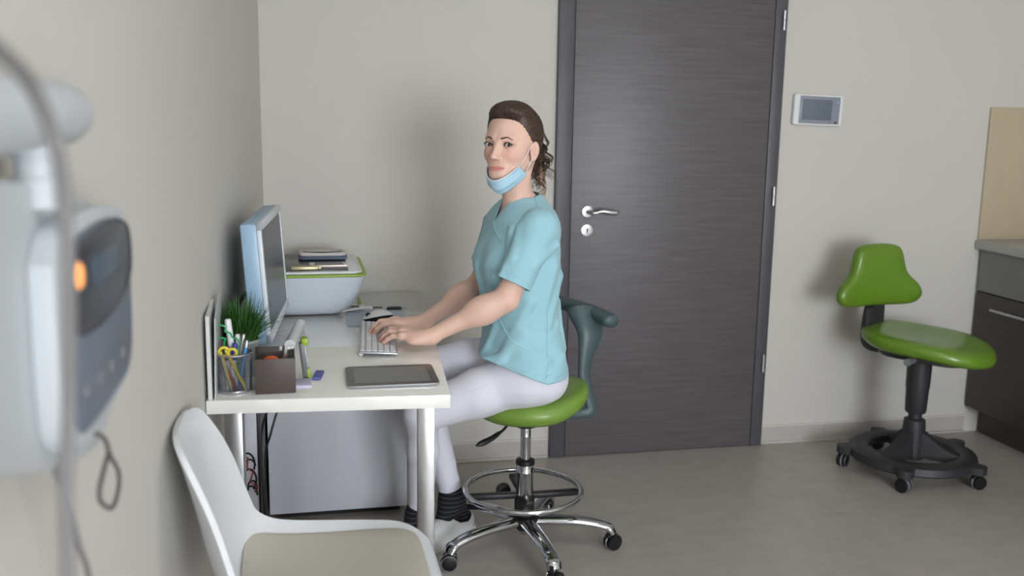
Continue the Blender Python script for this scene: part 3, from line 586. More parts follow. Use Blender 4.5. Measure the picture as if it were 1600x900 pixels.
# backrest: outline in (lateral, height), pillow loft, wrapped a little
half = [(0, .0), (.10, -.002), (.155, .004), (.185, .028), (.188, .06), (.172, .093), (.148, .118), (.124, .15), (.112, .195), (.104, .235), (.088, .262), (.05, .274), (0, .276)]
ol = [(x, z) for x, z in half]+[(-x, z) for x, z in half[-2:0:-1]]
ol = [(v.x, v.y) for v in spline([(x, z, 0) for x, z in ol+[ol[0]]], 4)[:-1]]
rings = []
for f_, k in ((-.026, .55), (-.026, .88), (-.018, .97), (-.004, 1), (.012, .985), (.022, .94), (.029, .86), (.033, .7), (.035, .5), (.036, .25), (.036, .03)):
    rg = []
    for x, z in ol:
        xx = x*k*1.13; zz = .135+(z*.94-.13)*k; rg.append((f_+.55*xx*xx, xx, zz))
    rings.append(rg)
o = MB().loft(rings).build('backrest', m_green2, s2, loc=(-.125, .155, .675), rot=(0, -.06, math.radians(-82)), ang=170)
MB().tube(spline([(-.03, .05, .497), (-.08, .13, .495), (-.125, .2, .50), (-.13, .21, .58), (-.125, .195, .70), (-.122, .19, .80)], 6), .026, 14, flat=.5, up=(.5, -.85, 0)).box((-.115, .175, .62), (.03, .15, .11), .01, R=Matrix.Rotation(fw2, 3, 'Z')).build('back_bracket', m_bk, s2)
MB().tube([(-.06, -.07, .505), (-.15, -.13, .505)], [.013, .015], 14).build('tilt_knob', m_grey, s2)
MB().tube([(.08, -.09, .492), (.145, -.12, .486), (.165, -.13, .482)], [.009, .011, .006], 12, flat=.6).build('height_lever', m_grey, s2)
# ================= THE WOMAN =================
f32 = np.float32
def smin(a, b, k):
    h = np.maximum(k-np.abs(a-b), 0)/k; return np.minimum(a, b)-h*h*k*.25
def smax(a, b, k): return -smin(-a, -b, k)
def ell(P, c, r, R=None):
    q = P-np.array(c, f32)
    if R is not None: q = q @ np.array(R, f32)
    r = np.array(r, f32); k0 = np.sqrt(((q/r)**2).sum(1)); k1 = np.sqrt(((q/(r*r))**2).sum(1))+1e-9
    return np.where(k0 < .05, -min(r), k0*(k0-1)/k1)
def cone(P, a, b, ra, rb):
    a = np.array(a, f32); b = np.array(b, f32); ab = b-a; t = np.clip(((P-a)@ab)/(ab@ab), 0, 1)
    return np.sqrt(((P-a-t[:, None]*ab)**2).sum(1))-(ra+(rb-ra)*t)
def chain(P, pts, rs, k=.0):
    d = None
    for i in range(len(pts)-1):
        e = cone(P, pts[i], pts[i+1], rs[i], rs[i+1]); d = e if d is None else (smin(d, e, k) if k else np.minimum(d, e))
    return d
def surfnet(f, xs, ys, zs, B=6, margin=1.35):
    xs, ys, zs = [np.asarray(a, f32) for a in (xs, ys, zs)]
    nx, ny, nz = len(xs), len(ys), len(zs)
    V = np.empty((nx, ny, nz), f32)
    ii = [np.minimum(np.arange(0, n, B)+B//2, n-1) for n in (nx, ny, nz)]
    G = np.stack(np.meshgrid(xs[ii[0]], ys[ii[1]], zs[ii[2]], indexing='ij'), -1).reshape(-1, 3)
    cd_ = f(G).reshape(len(ii[0]), len(ii[1]), len(ii[2]))
    hx = np.max(np.diff(xs)); hy = np.max(np.diff(ys)); bz = np.array([np.max(np.diff(zs[max(0, i-B):i+B+1])) for i in ii[2]])
    diag = .5*B*np.sqrt(hx*hx+hy*hy+bz**2)*margin+.004
    act = np.abs(cd_) < diag[None, None, :]
    rep = lambda A: np.repeat(np.repeat(np.repeat(A, B, 0), B, 1), B, 2)[:nx, :ny, :nz]
    V[:] = rep(np.where(cd_ < 0, f32(-.05), f32(.05)))
    A = rep(act); idx = np.nonzero(A); pts = np.stack([xs[idx[0]], ys[idx[1]], zs[idx[2]]], -1)
    out = np.empty(len(pts), f32)
    for s_ in range(0, len(pts), 400000): out[s_:s_+400000] = f(pts[s_:s_+400000])
    V[idx] = out; ins = V < 0
    s8 = np.zeros((nx-1, ny-1, nz-1), np.int8)
    for a in (0, 1):
        for b in (0, 1):
            for c in (0, 1): s8 += ins[a:nx-1+a, b:ny-1+b, c:nz-1+c]
    ci = np.nonzero((s8 > 0) & (s8 < 8)); n = len(ci[0]); I = np.full((nx-1, ny-1, nz-1), -1, np.int32); I[ci] = np.arange(n)
    acc = np.zeros((n, 3), f32); cnt = np.zeros(n, f32)
    cor = [(a, b, c) for a in (0, 1) for b in (0, 1) for c in (0, 1)]
    for p in cor:
        for ax in range(3):
            if p[ax]: continue
            q = list(p); q[ax] = 1
            i0 = (ci[0]+p[0], ci[1]+p[1], ci[2]+p[2]); i1 = (ci[0]+q[0], ci[1]+q[1], ci[2]+q[2])
            v0, v1 = V[i0], V[i1]; m = (v0 < 0) != (v1 < 0); t = np.where(m, v0/(v0-v1+1e-12), 0)
            a = np.stack([xs[i0[0]], ys[i0[1]], zs[i0[2]]], -1); b = np.stack([xs[i1[0]], ys[i1[1]], zs[i1[2]]], -1)
            acc += (a+(b-a)*t[:, None])*m[:, None]; cnt += m
    W = acc/cnt[:, None]; F = []
    for ax in range(3):
        sl0 = [slice(1, -1)]*3; sl0[ax] = slice(0, -1); sl1 = list(sl0); sl1[ax] = slice(1, None)
        A0 = ins[tuple(sl0)]; A1 = ins[tuple(sl1)]; e = np.nonzero(A0 != A1); sgn = A0[e]
        base = [e[0]+(ax != 0), e[1]+(ax != 1), e[2]+(ax != 2)]
        u, v = [(1, 2), (2, 0), (0, 1)][ax]
        def cell(du, dv):
            b_ = [x.copy() for x in base]; b_[u] -= du; b_[v] -= dv; return I[tuple(b_)]
        q = np.stack([cell(1, 1), cell(0, 1), cell(0, 0), cell(1, 0)], 1); q[~sgn] = q[~sgn][:, ::-1]; F.append(q)
    F = np.concatenate(F); F = F[(F >= 0).all(1)]
    e = 4e-4; step = min(hx, hy)
    for it in range(2):
        d = f(W); g = np.stack([f(W+np.eye(3, dtype=f32)[k]*e)-f(W-np.eye(3, dtype=f32)[k]*e) for k in range(3)], -1)/(2*e)
        gl = (g*g).sum(1)+1e-4; mv = -(d/gl)[:, None]*g; L = np.sqrt((mv*mv).sum(1)); mv *= np.minimum(1, step*.6/(L+1e-9))[:, None]; W = W+mv
    return W, F
def project(f, pts, off=0.0, it=8):
    P = np.array(pts, f32); e = 5e-4
    for _ in range(it):
        d = f(P)-off; g = np.stack([f(P+np.eye(3, dtype=f32)[k]*e)-f(P-np.eye(3, dtype=f32)[k]*e) for k in range(3)], -1)/(2*e)
        P = P-(d/((g*g).sum(1)+1e-3))[:, None]*g*.8
    return P
def clipmesh(W, F, g, it=4):
    """keep g > 0, edge vertices slid onto g = 0"""
    d = g(W); F = F[d[F].mean(1) > 0]; e = 5e-4
    E = np.sort(np.concatenate([F[:, [0, 1]], F[:, [1, 2]], F[:, [2, 3]], F[:, [3, 0]]]), 1); key = E[:, 0].astype(np.int64)*len(W)+E[:, 1]
    u, c = np.unique(key, return_counts=True); bd = u[c == 1]; neg = np.unique(np.concatenate([bd//len(W), bd % len(W)]))
    P = W[neg].copy()
    for _ in range(it):
        dd = g(P); gr = np.stack([g(P+np.eye(3, dtype=f32)[k]*e)-g(P-np.eye(3, dtype=f32)[k]*e) for k in range(3)], -1)/(2*e)
        st_ = -(dd/((gr*gr).sum(1)+1e-4))[:, None]*gr; L = np.sqrt((st_**2).sum(1)); P = P+st_*np.minimum(1, .003/(L+1e-9))[:, None]
    W = W.copy(); W[neg] = P; used = np.unique(F)
    mp_ = np.full(len(W), -1); mp_[used] = np.arange(len(used)); return W[used], mp_[F]
def npmesh(name, W, F, ang=180):
    me = bpy.data.meshes.new(name); me.vertices.add(len(W)); me.vertices.foreach_set('co', np.asarray(W, f32).ravel())
    me.loops.add(F.size); me.loops.foreach_set('vertex_index', F.astype(np.int32).ravel()); me.polygons.add(len(F))
    me.polygons.foreach_set('loop_start', np.arange(0, F.size, 4, dtype=np.int32)); me.polygons.foreach_set('loop_total', np.full(len(F), 4, np.int32))
    me.update(calc_edges=True); me.validate(); me.polygons.foreach_set('use_smooth', [True]*len(me.polygons)); return me
def setcol(me, cols, name='tone'):
    a = me.color_attributes.new(name, 'FLOAT_COLOR', 'POINT'); c4 = np.ones((len(me.vertices), 4), f32); c4[:, :3] = cols; a.data.foreach_set('color', c4.ravel())
def noise3(P, sc, seed=0):
    r = np.random.RandomState(seed); o = np.zeros(len(P), f32)
    for k in range(7):
        d = r.normal(size=3); d /= np.linalg.norm(d); fq = sc*(.6+1.1*r.rand()); o += np.sin(P@(d*fq).astype(f32)+r.rand()*6.28)
    return o/4
# ---- frames ----
FB = np.array([-.983, -.184, 0]); LB = np.array([.184, -.983, 0])           # body forward, her left
HO = np.array([.772, -.93, 1.353]); HS = 1.05
FH = np.array([-.685, -.7285, 0.]); LH = np.array([.7285, -.685, 0.])
RH = np.stack([LH, FH, np.array([0, 0, 1.])], 1)                             # local -> world columns
_t = math.radians(2.0); 
RH = RH @ np.array([[1, 0, 0], [0, math.cos(_t), -math.sin(_t)], [0, math.sin(_t), math.cos(_t)]])
def h2w(p):
    p = np.array(p, float); p[2] = p[2]*.905 if p[2] < 0 else p[2]; return HO+RH@(p*HS)
def w2h(P):
    Q = ((P-HO.astype(f32))@RH.astype(f32))/f32(HS); Q[:, 2] = np.where(Q[:, 2] < 0, Q[:, 2]/f32(.905), Q[:, 2]); return Q
J = dict(shL=(.836, -1.030, 1.108), shR=(.795, -.745, 1.10), elL=(.735, -1.06, .900), elR=(.712, -.735, .885), wrL=(.505, -1.03, .785), wrR=(.508, -.83, .785),
         hipL=(.858, -.952, .635), hipR=(.832, -.79, .645), knL=(.497, -.92, .515), knR=(.505, -.70, .60), anL=(.508, -.775, .115), anR=(.632, -.705, .125))
V3 = lambda *a: np.array(a, float)
# ---- torso as a stack of ellipses ----
TZ = np.array([.52, .56, .60, .66, .727, .79, .855, .92, .98, 1.03, 1.08, 1.12, 1.15, 1.18, 1.21])
TW = np.array([.10, .165, .182, .184, .170, .150, .148, .156, .163, .168, .170, .160, .130, .085, .05])
TD = np.array([.08, .130, .136, .132, .120, .110, .114, .118, .119, .115, .106, .100, .086, .068, .045])
TX = np.array([.835, .832, .828, .826, .825, .820, .816, .812, .810, .812, .815, .818, .822, .825, .828])
def torso(P, off=0.):
    z = P[:, 2]; w_ = np.interp(z, TZ, TW)+off; d_ = np.interp(z, TZ, TD)+off; x0 = np.interp(z, TZ, TX)
    q0 = P[:, 0]-x0; q1 = P[:, 1]+.885; a = q0*FB[0]+q1*FB[1]; b = q0*LB[0]+q1*LB[1]
    e = 2.3; s_ = (np.abs(a/d_)**e+np.abs(b/w_)**e)**(1/e)
    r = (s_-1)*np.minimum(d_, w_)
    r = smax(r, z-(1.215+off), .03); r = smax(r, (.535-off)-z, .05)
    return r.astype(f32)
# ---- head, in local coordinates (x her left, y forward, z up, origin between the eyes in mid skull) ----
def head_sdf(Q):
    X = Q.copy(); A = Q.copy(); A[:, 0] = np.abs(A[:, 0])
    d = ell(X, (0, -.014, .034), (.0735, .086, .083))
    d = smin(d, ell(X, (0, .012, .002), (.0635, .071, .080)), .02)
    d = smin(d, ell(X, (0, .016, -.048), (.049, .058, .052)), .03)
    d = smin(d, ell(A, (.033, .041, -.030), (.025, .029, .023)), .025)      # cheeks
    d = smin(d, cone(A, (.048, -.004, -.055), (.016, .062, -.093), .014, .015), .03)   # jaw line
    d = smin(d, ell(X, (0, .068, -.095), (.018, .0145, .0155)), .022)       # chin
    d = smin(d, ell(X, (0, .063, -.068), (.027, .018, .020)), .02)        # mouth mound
    d = smin(d, cone(A, (.012, .076, .0175), (.042, .062, .0195), .006, .0055), .018)   # brow
    d = smax(d, -ell(A, (.031, .094, -.001), (.019, .017, .0125)), .018)    # eye sockets
    d = smin(d, cone(X, (0, .078, .006), (0, .0965, -.034), .0062, .0078), .013)   # nose bridge
    d = smin(d, ell(X, (0, .0985, -.0375), (.0080, .0100, .0078)), .008)
    d = smin(d, ell(A, (.0098, .089, -.0415), (.0062, .0085, .0060)), .006)
    d = smax(d, -ell(A, (.0055, .094, -.0475), (.003, .0045, .003)), .003)
    # eyelids
    l_ = ell(A, (.0330, .0655, 0), (.0160, .0146, .0146)); d = smin(d, l_, .005)
    zc = -.001-.0006*0; t = (A[:, 0]-.0330)/.0150
    up = .0072*(1-np.clip(t, -1, 1)**2)**.8+.0008*t; lo = -.0046*(1-np.clip(t, -1, 1)**2)+.0006*t
    alm = np.maximum(A[:, 2]-up, lo-A[:, 2]); alm = np.maximum(alm, (np.abs(t)-1)*.0150); alm = np.maximum(alm, .068-A[:, 1])
    d = smax(d, -alm, .0016)
    # upper lid fold
    # lips
    cup = .0012*np.clip(1-np.abs(A[:, 0]-.005)/.006, 0, 1)
    d = smin(d, ell(A, (.0085, .0785, -.0688), (.0150, .0062, .0042)), .004)
    d = smin(d, ell(X, (0, .0778, -.0772), (.0180, .0066, .0048)), .004)
    zt = X[:, 2]+.0728-.0030*(A[:, 0]/.024)**2+.0005*np.cos(A[:, 0]*260)
    d = d+.0021*np.exp(-(zt/.00115)**2)*np.clip((.0262-A[:, 0])/.005, 0, 1)*np.clip((X[:, 1]-.04)/.01, 0, 1)
    d = smax(d, -cone(X, (0, .0915, -.054), (0, .0885, -.064), .0016, .0022), .004)
    # ears
    E = A-np.array([.0725, .004, -.015], f32)
    ca, sa = math.cos(.35), math.sin(.35)      # flare outward
    ex = E[:, 0]*ca+E[:, 1]*sa; ey = -E[:, 0]*sa+E[:, 1]*ca; ez = E[:, 2]+ey*.15
    Ee = np.stack([ex, ey, ez], -1)
    ear = ell(Ee, (.004, -.006, 0), (.0065, .0165, .0275))
    ear = smax(ear, -ell(Ee, (.010, -.002, .003), (.0075, .0110, .0185)), .004)
    ear = smin(ear, ell(Ee, (.0045, -.001, -.024), (.0045, .009, .010)), .006)
    ear = smin(ear, cone(Ee, (.006, .002, -.008), (.007, .006, .001), .0028, .0025), .003)
    ear = smin(ear, cone(Ee, (.0065, -.010, .014), (.006, -.008, -.010), .002, .0022), .004)
    d = smin(d, ear, .006)
    return d
def neck_sdf(P):
    a = h2w((0, -.014, -.045)); b = V3(.803, -.90, 1.165)
    d = cone(P, a, b, .048, .047)
    d = smin(d, cone(P, b+V3(.012, 0, -.01), V3(.826, -.89, 1.11), .048, .068), .03)
    # sterno muscle and collar bones
    d = smin(d, cone(P, h2w((.052, -.03, -.05)), V3(.768, -.925, 1.130), .010, .008), .02)
    d = smin(d, cone(P, V3(.762, -.93, 1.128), V3(.778, -.965, 1.130), .009, .006), .02)
    d = smin(d, cone(P, V3(.756, -.90, 1.128), V3(.760, -.855, 1.130), .009, .006), .02)
    return d
# ---- hands ----
def hand(P, W, h, s, up, left, tips):
    """W wrist, h direction of the knuckles, s towards the thumb side"""
    h = np.array(h, float); h /= np.linalg.norm(h); s = np.array(s, float); s -= h*(s@h); s /= np.linalg.norm(s)
    W = np.array(W, float); Z = V3(0, 0, 1)
    pt = lambda a, b, c: W+h*a+s*b+Z*c
    mc = [(.088, .026, .006), (.090, .006, .010), (.084, -.013, .008), (.075, -.031, .001)]
    ln = [(.038, .024, .019), (.042, .027, .020), (.039, .025, .019), (.031, .019, .017)]
    rad = [(.0105, .0092, .0083, .0070), (.0108, .0094, .0085, .0072), (.0102, .0090, .0080, .0068), (.0092, .0080, .0072, .0062)]
    d = cone(P, pt(-.012, 0, 0), pt(.022, .0, .0), .0222, .0195)
    for i, (m, r) in enumerate(zip(mc, rad)):
        d = smin(d, cone(P, pt(.012, m[1]*.55, .000), pt(m[0], m[1], m[2]-.002), .0150, r[0]+.0022), .014)
    d = smin(d, ell(P, pt(.032, -.026, -.010), (.026, .020, .0125)), .016)      # heel of the hand
    F_ = None
    for i, (m, l, r) in enumerate(zip(mc, ln, rad)):
        a0, a1, a2, sp = tips[i]        # pitch of each phalanx below horizontal, sideways spread
        p = pt(*m); pts = [p]; dirv = h*math.cos(sp)+s*math.sin(sp); ang = 0
        for L_, da in zip(l, (a0, a1, a2)):
            ang += da; p = p+(dirv*math.cos(ang)-Z*math.sin(ang))*L_; pts.append(p)
        e = chain(P, pts, r, .004)
        F_ = e if F_ is None else np.minimum(F_, e)
        HTIPS.append((pts[-1], dirv*math.cos(ang)-Z*math.sin(ang), r[3], dirv*math.sin(ang)+Z*math.cos(ang)))
    d = smin(d, F_, .008)
    T0, T1, T2, T3 = pt(.018, .016, -.006), pt(.045, .038, -.014), pt(.073, .046, -.018), pt(.095, .040, -.022)
    d = smin(d, chain(P, [T0, T1, T2, T3], [.0165, .0125, .0102, .0085], .006), .012)
    # tendons and knuckles
    for i, m in enumerate(mc):
        d = smin(d, ell(P, pt(m[0]-.001, m[1], m[2]+.0055), (.009, .0068, .0042)), .011)
    return d
HTIPS = []
HL = dict(W=J['wrL'], h=(-.84, .54, .0), s=(.54, .84, 0), up=None, left=True, tips=[(.04, .58, .30, .03), (.03, .55, .30, .0), (.05, .56, .30, -.03), (.10, .42, .25, -.05)])
HR = dict(W=J['wrR'], h=(-.998, .02, .0), s=(-.02, -1, 0), up=None, left=False, tips=[(.08, .60, .32, .03), (.06, .60, .32, .0), (.08, .60, .32, -.02), (.12, .52, .3, -.08)])
def arm(P, S, E, W):
    S, E, W = map(np.array, (S, E, W)); d = cone(P, S, E, .042, .037)
    d = smin(d, cone(P, E, W, .0355, .0225), .02)
    m = E+(W-E)*.3; d = smin(d, ell(P, m, (.040, .0345, .0355)), .05)
    return d
def leg_sdf(P, off):
    d = None
    for a, b, c in (('hipL', 'knL', 'anL'), ('hipR', 'knR', 'anR')):
        H, K, A_ = map(np.array, (J[a], J[b], J[c])); m = H+(K-H)*.5
        e = chain(P, [H, m, K], [.083+off, .073+off, .056+off], .02)
        e = smin(e, ell(P, H+(K-H)*.10+V3(.0, 0, -.010), (.095+off, .086+off, .080+off)), .03)
        c2 = K+(A_-K)*.35+V3(.006, 0, 0)
        e = smin(e, chain(P, [K, c2, A_], [.050+off, .045+off, .034+off], .02), .02)
        d = e if d is None else smin(d, e, .012)
    return d
def body(P):
    P = P.astype(f32); d = torso(P, -.014); d = smax(d, .66-P[:, 2], .05)
    d = smin(d, neck_sdf(P), .02)
    nr = ((P-HO.astype(f32))**2).sum(1) < .21**2
    hd_ = np.full(len(P), 9, f32)
    if nr.any(): hd_[nr] = head_sdf(w2h(P[nr]))*HS
    hd_[~nr] = np.sqrt(((P[~nr]-HO.astype(f32))**2).sum(1))-.13
    # soft join under the jaw only
    d = smin(d, hd_, .014)
    for S, E, Wr, Hh in (('shL', 'elL', 'wrL', HL), ('shR', 'elR', 'wrR', HR)):
        d = smin(d, arm(P, J[S], J[E], J[Wr]), .03)
        c = np.array(J[Wr])+np.array(Hh['h'])*.08; nh = ((P-c.astype(f32))**2).sum(1) < .14**2
        hh = np.sqrt(((P-c.astype(f32))**2).sum(1))-.10
        if nh.any(): hh[nh] = hand(P[nh], **Hh)
        hh2 = np.where(nh, hh, .04); d = smin(d, hh2, .012)
    d = smin(d, leg_sdf(P, -.010), .03)
    for A_, T_ in ((J['anL'], (.467, -.826, .034)), (J['anR'], (.60, -.748, .034))): d = smin(d, cone(P, A_, T_, .024, .018), .01)
    return d
def rng(a, b, h): return np.arange(a, b, h)
HTIPS.clear(); hand(np.zeros((1, 3), f32), **HL); hand(np.zeros((1, 3), f32), **HR); TIPS = list(HTIPS)
zs = np.concatenate([rng(0, .74, .006), rng(.74, .83, .0018), rng(.83, 1.18, .005), rng(1.18, 1.51, .0017)])
xs = np.concatenate([rng(.33, .50, .0019), rng(.50, .66, .0035), rng(.66, .90, .0018), rng(.90, 1.02, .005)])
ys = np.concatenate([rng(-1.15, -1.06, .0024), rng(-1.06, -.79, .0018), rng(-.79, -.62, .003)])
W, F = surfnet(body, xs, ys, zs, B=6, margin=1.5)
woman = thing('person', 'woman in turquoise tunic and white trousers seated typing, mask under her chin', 'person', (.86, -.88, 0))
def put(name, me, m, parent=woman, label=None):
    o = link(name, me, m, None, label); o.parent = parent
    if parent is woman: o.matrix_parent_inverse = Matrix.Translation((-.86, .88, 0))
    return o
m_skin = mat('skin', rgb(224, 180, 160), .48, sss=.12, attr='tone', spec=.35)
me = npmesh('body', W, F)
Q = w2h(W.astype(f32)); AX = np.abs(Q[:, 0]); base_ = np.array(rgb(228, 190, 173)[:3])
col = np.tile(base_, (len(W), 1)).astype(f32)
def mixc(col, m, c): m = np.clip(m, 0, 1)[:, None]; return col*(1-m)+np.array(rgb(*c)[:3], f32)*m
inh = (np.abs(Q) < .2).all(1)
blush = np.exp(-(((AX-.040)/.018)**2+((Q[:, 2]+.032)/.020)**2))*inh*(Q[:, 1] > .02); col = mixc(col, blush*.35, (214, 140, 128))
zl = Q[:, 2]+.0735-.0022*(AX/.024)**2; wl_ = np.clip(1-(AX/.0268)**2, 0, 1); lipm = (np.abs(zl+.0008)/(.0088*np.sqrt(wl_)+1e-5)); lip = np.clip((1.05-lipm)/.2, 0, 1)*inh*(Q[:, 1] > .05)*(AX < .0268); col = mixc(col, lip*.85, (208, 136, 128))
eyed = np.sqrt(((AX-.0315)/.0175)**2+((Q[:, 2]-.002)/.0095)**2); col = mixc(col, np.clip(1.35-eyed, 0, 1)*inh*(Q[:, 1] > .05)*.75, (142, 98, 88))
tipm = np.zeros(len(W))
for t in TIPS: tipm = np.maximum(tipm, np.exp(-((W-t[0])**2).sum(1)/.014**2))
col = mixc(col, tipm*.5, (214, 142, 130))
setcol(me, col); bodyo = put('body', me, m_skin)
# nails
m_nail = mat('nail', rgb(232, 190, 180), .25); b = MB()
for t, dv_, r_, n_ in TIPS:
    c = Vector(t)+Vector(n_)*(r_*.86)+Vector(dv_)*.001; X = Vector(dv_).normalized(); Zv = Vector(n_).normalized(); Y = Zv.cross(X)
    R3 = Matrix((X, Y, Zv)).transposed()
    bb = MB(); bb.loft([rrect(.011, .0085, .0035, z, 4) for z in (-.0006, .0006)]+[rrect(.009, .0065, .003, .0011, 4)], T=Matrix.Translation(c) @ R3.to_4x4()); o = put('fingernail', bb.mesh('fingernail'), m_nail, bodyo)
    o.matrix_parent_inverse = Matrix.Translation((0, 0, 0))
# ---- eyes ----
def eye_mat():
    m = bpy.data.materials.new('eye'); m.use_nodes = True; nt = m.node_tree; b = nt.nodes['Principled BSDF']; b.inputs['Roughness'].default_value = .08
    tc = nt.nodes.new('ShaderNodeTexCoord'); sp_ = nt.nodes.new('ShaderNodeSeparateXYZ'); nt.links.new(tc.outputs['Object'], sp_.inputs[0])
    cx = nt.nodes.new('ShaderNodeCombineXYZ'); nt.links.new(sp_.outputs[0], cx.inputs[0]); nt.links.new(sp_.outputs[2], cx.inputs[2])
    ln = nt.nodes.new('ShaderNodeVectorMath'); ln.operation = 'LENGTH'; nt.links.new(cx.outputs[0], ln.inputs[0])
    dv2 = nt.nodes.new('ShaderNodeMath'); dv2.operation = 'MULTIPLY'; dv2.inputs[1].default_value = 92; nt.links.new(ln.outputs['Value'], dv2.inputs[0])
    cr_ = nt.nodes.new('ShaderNodeValToRGB'); e = cr_.color_ramp.elements; e[0].position = .0; e[0].color = (.004, .004, .004, 1); e[1].position = .75; e[1].color = rgb(214, 208, 206)
    for p, c in ((.24, (.004, .004, .004, 1)), (.29, rgb(72, 54, 42)), (.52, rgb(58, 44, 36)), (.60, rgb(40, 32, 28)), (.66, rgb(214, 208, 206))): q = e.new(p); q.color = c
    nt.links.new(dv2.outputs[0], cr_.inputs[0]); nt.links.new(cr_.outputs[0], b.inputs['Base Color']); return m
m_eye = eye_mat()
for sx in (-1, 1):
    bb = MB().ball((0, 0, 0), .0132, 32, 24, T=Matrix.Rotation(-PI/2, 4, 'X')); c = h2w((sx*.0330, .0658, -.0003))
    e_ = bb.build('eye', m_eye, None); dirc = Vector((.1273, -3.8944, 1.4526))-Vector(c); e_.location = c; e_.rotation_euler = dirc.to_track_quat('Y', 'Z').to_euler(); e_.parent = bodyo; e_.matrix_parent_inverse = (Matrix.Translation((.86, -.88, 0)) @ woman.matrix_basis.inverted() if False else Matrix())
    tag(e_)
m_hair = mat('dark_brown_hair', rgb(60, 43, 36), .42, var=.3, vscale=90, spec=.5)
m_hair2 = mat('light_brown_hair', rgb(160, 128, 98), .45, var=.3, vscale=90)
def hp(pts): return [tuple(h2w(p)) for p in pts]
def onface(pts, off):
    P = np.array(pts, f32); lo_, hi_ = np.zeros(len(P), f32)+.02, np.zeros(len(P), f32)+.12
    for _ in range(22):
        m = (lo_+hi_)/2; P[:, 1] = m; ins = head_sdf(P) < off; lo_ = np.where(ins, m, lo_); hi_ = np.where(ins, hi_, m)
    return P
m_brow = mat('eyebrow_hair', rgb(116, 90, 78), .8)
for sx in (-1, 1):
    b = MB(); r = random.Random(5)
    for k in range(190):
        t = k/189; x = .0140+t*.029; z = .0175+.0052*math.sin(min(1, t*1.25)*PI*.5)-.0065*max(0, t-.6)/.4; z += r.uniform(-1, 1)*.0028*(1-t*.8)
        p0 = (sx*x, .078-.020*t*t, z); p1 = (sx*(x+.0042), .077-.022*t*t, z+.0016-.003*t)
        P = onface([p0, p1], .0004); b.tube(hp(P), [.0006, .00025], 4)
    put('eyebrow', b.mesh('eyebrow'), m_brow, bodyo).matrix_parent_inverse = Matrix()
    b = MB(); ts = np.linspace(-1, 1.06, 16); pts = [(sx*(.0330+.0150*t), .0655+math.sqrt(max(1e-6, .0152**2-(.0150*t*.86)**2-.006**2*(1-t*t))), .0074*(1-min(1, t*t))**.8+.0008*t) for t in ts]
    b.tube(hp(pts), [.0006+.0008*math.sin(PI*min(1, (t+1)/2.3)) for t in ts], 6)
    for t in np.linspace(-.7, 1, 14):
        y = .0655+math.sqrt(.0152**2-(.0150*t*.86)**2); z = .0074*(1-t*t)**.8+.0008*t
        b.tube(hp([(sx*(.0330+.0150*t), y-.001, z), (sx*(.0330+.0150*t+.002*t), y+.0025, z+.001), (sx*(.0330+.0150*t+.0035*t), y+.0042, z+.0030)]), [.00018, .00014, .00008], 3)
    put('eyelashes', b.mesh('eyelashes'), m_dark, bodyo).matrix_parent_inverse = Matrix()
# ---- hair ----
def yh(z): return np.interp(z, [-.09, -.05, -.03, -.008, .012, .03, .05, .066, .080, .095, .14], [-.04, -.024, -.006, .020, .034, .044, .054, .062, .072, .105, .13])
def hair_sdf(Q):
    d = ell(Q, (0, -.016, .038), (.081, .094, .084))
    d = smin(d, ell(Q, (0, -.032, -.005), (.070, .066, .070)), .02)
    d = smin(d, ell(Q, (.004, .022, .094), (.054, .056, .029)), .03)
    d = smin(d, ell(Q, (.012, -.092, .038), (.036, .028, .040)), .02)
    ax = np.abs(Q[:, 0])
    cl_ = Q[:, 1]-yh(Q[:, 2]-.010*(1-np.clip(ax/.06, 0, 1)**2)*0)+.10*(np.clip(.055-ax, 0, .055))*0
    d = d+.017*np.clip(1+cl_/.045, 0, 1)**1.5; d = smax(d, cl_, .003); d = smax(d, -.088-Q[:, 2], .02)
    st_ = .0004*np.sin(np.arctan2(Q[:, 0], Q[:, 2]-.0)*46+4*np.sin(Q[:, 1]*40))+.0004*np.sin(np.arctan2(Q[:, 0], Q[:, 2])*91+Q[:, 1]*60)
    # the ear stays free
    E = np.abs(Q[:, 0:1]); d = smax(d, -ell(np.stack([ax, Q[:, 1], Q[:, 2]], -1), (.082, .006, -.018), (.016, .020, .028)), .006)
    return d+st_
Wh, Fh = surfnet(lambda q: hair_sdf(q.astype(f32)), rng(-.1, .1, .0024), rng(-.165, .14, .0024), rng(-.11, .15, .0024), B=6, margin=1.6)
hairo = put('hair', npmesh('hair', (HO+(Wh*HS)@RH.T), Fh), m_hair)
r = random.Random(11); b = MB(); b2 = MB(); NS, NP = 1500, 14
HC = np.array([.0, -.012, .030]); dirs = np.zeros((NS, NP, 3)); D1 = np.array([.10, -1., .08])
for k in range(NS):
    th = r.uniform(-2.15, 2.15); z0 = .032+.062*math.cos(th); st0 = np.array([.070*math.sin(th), float(yh(z0))-.002, z0])-HC; a = st0/np.linalg.norm(st0)
    e = D1+np.array([r.gauss(0, .10), 0, r.gauss(0, .14)]); e /= np.linalg.norm(e)
    lift = np.array([0, 0, .35*max(0, math.cos(th))]); t0 = r.uniform(0, .3) if r.random() < .5 else 0; t1 = r.uniform(.75, 1)
    for i, t in enumerate(np.linspace(t0, t1, NP)):
        v = a*(1-t)+e*t+lift*math.sin(PI*t)+np.array([.05*math.sin(3*PI*t+th*3), 0, 0])*t*(1-t)
        dirs[k, i] = v/np.linalg.norm(v)
Dv = dirs.reshape(-1, 3); lo_ = np.full(len(Dv), .02); hi_ = np.full(len(Dv), .17)
for _ in range(16):
    m = (lo_+hi_)/2; ins = hair_sdf((HC+Dv*m[:, None]).astype(f32)) < -.0002; lo_ = np.where(ins, m, lo_); hi_ = np.where(ins, hi_, m)
SP = (HC+Dv*lo_[:, None]).reshape(NS, NP, 3)
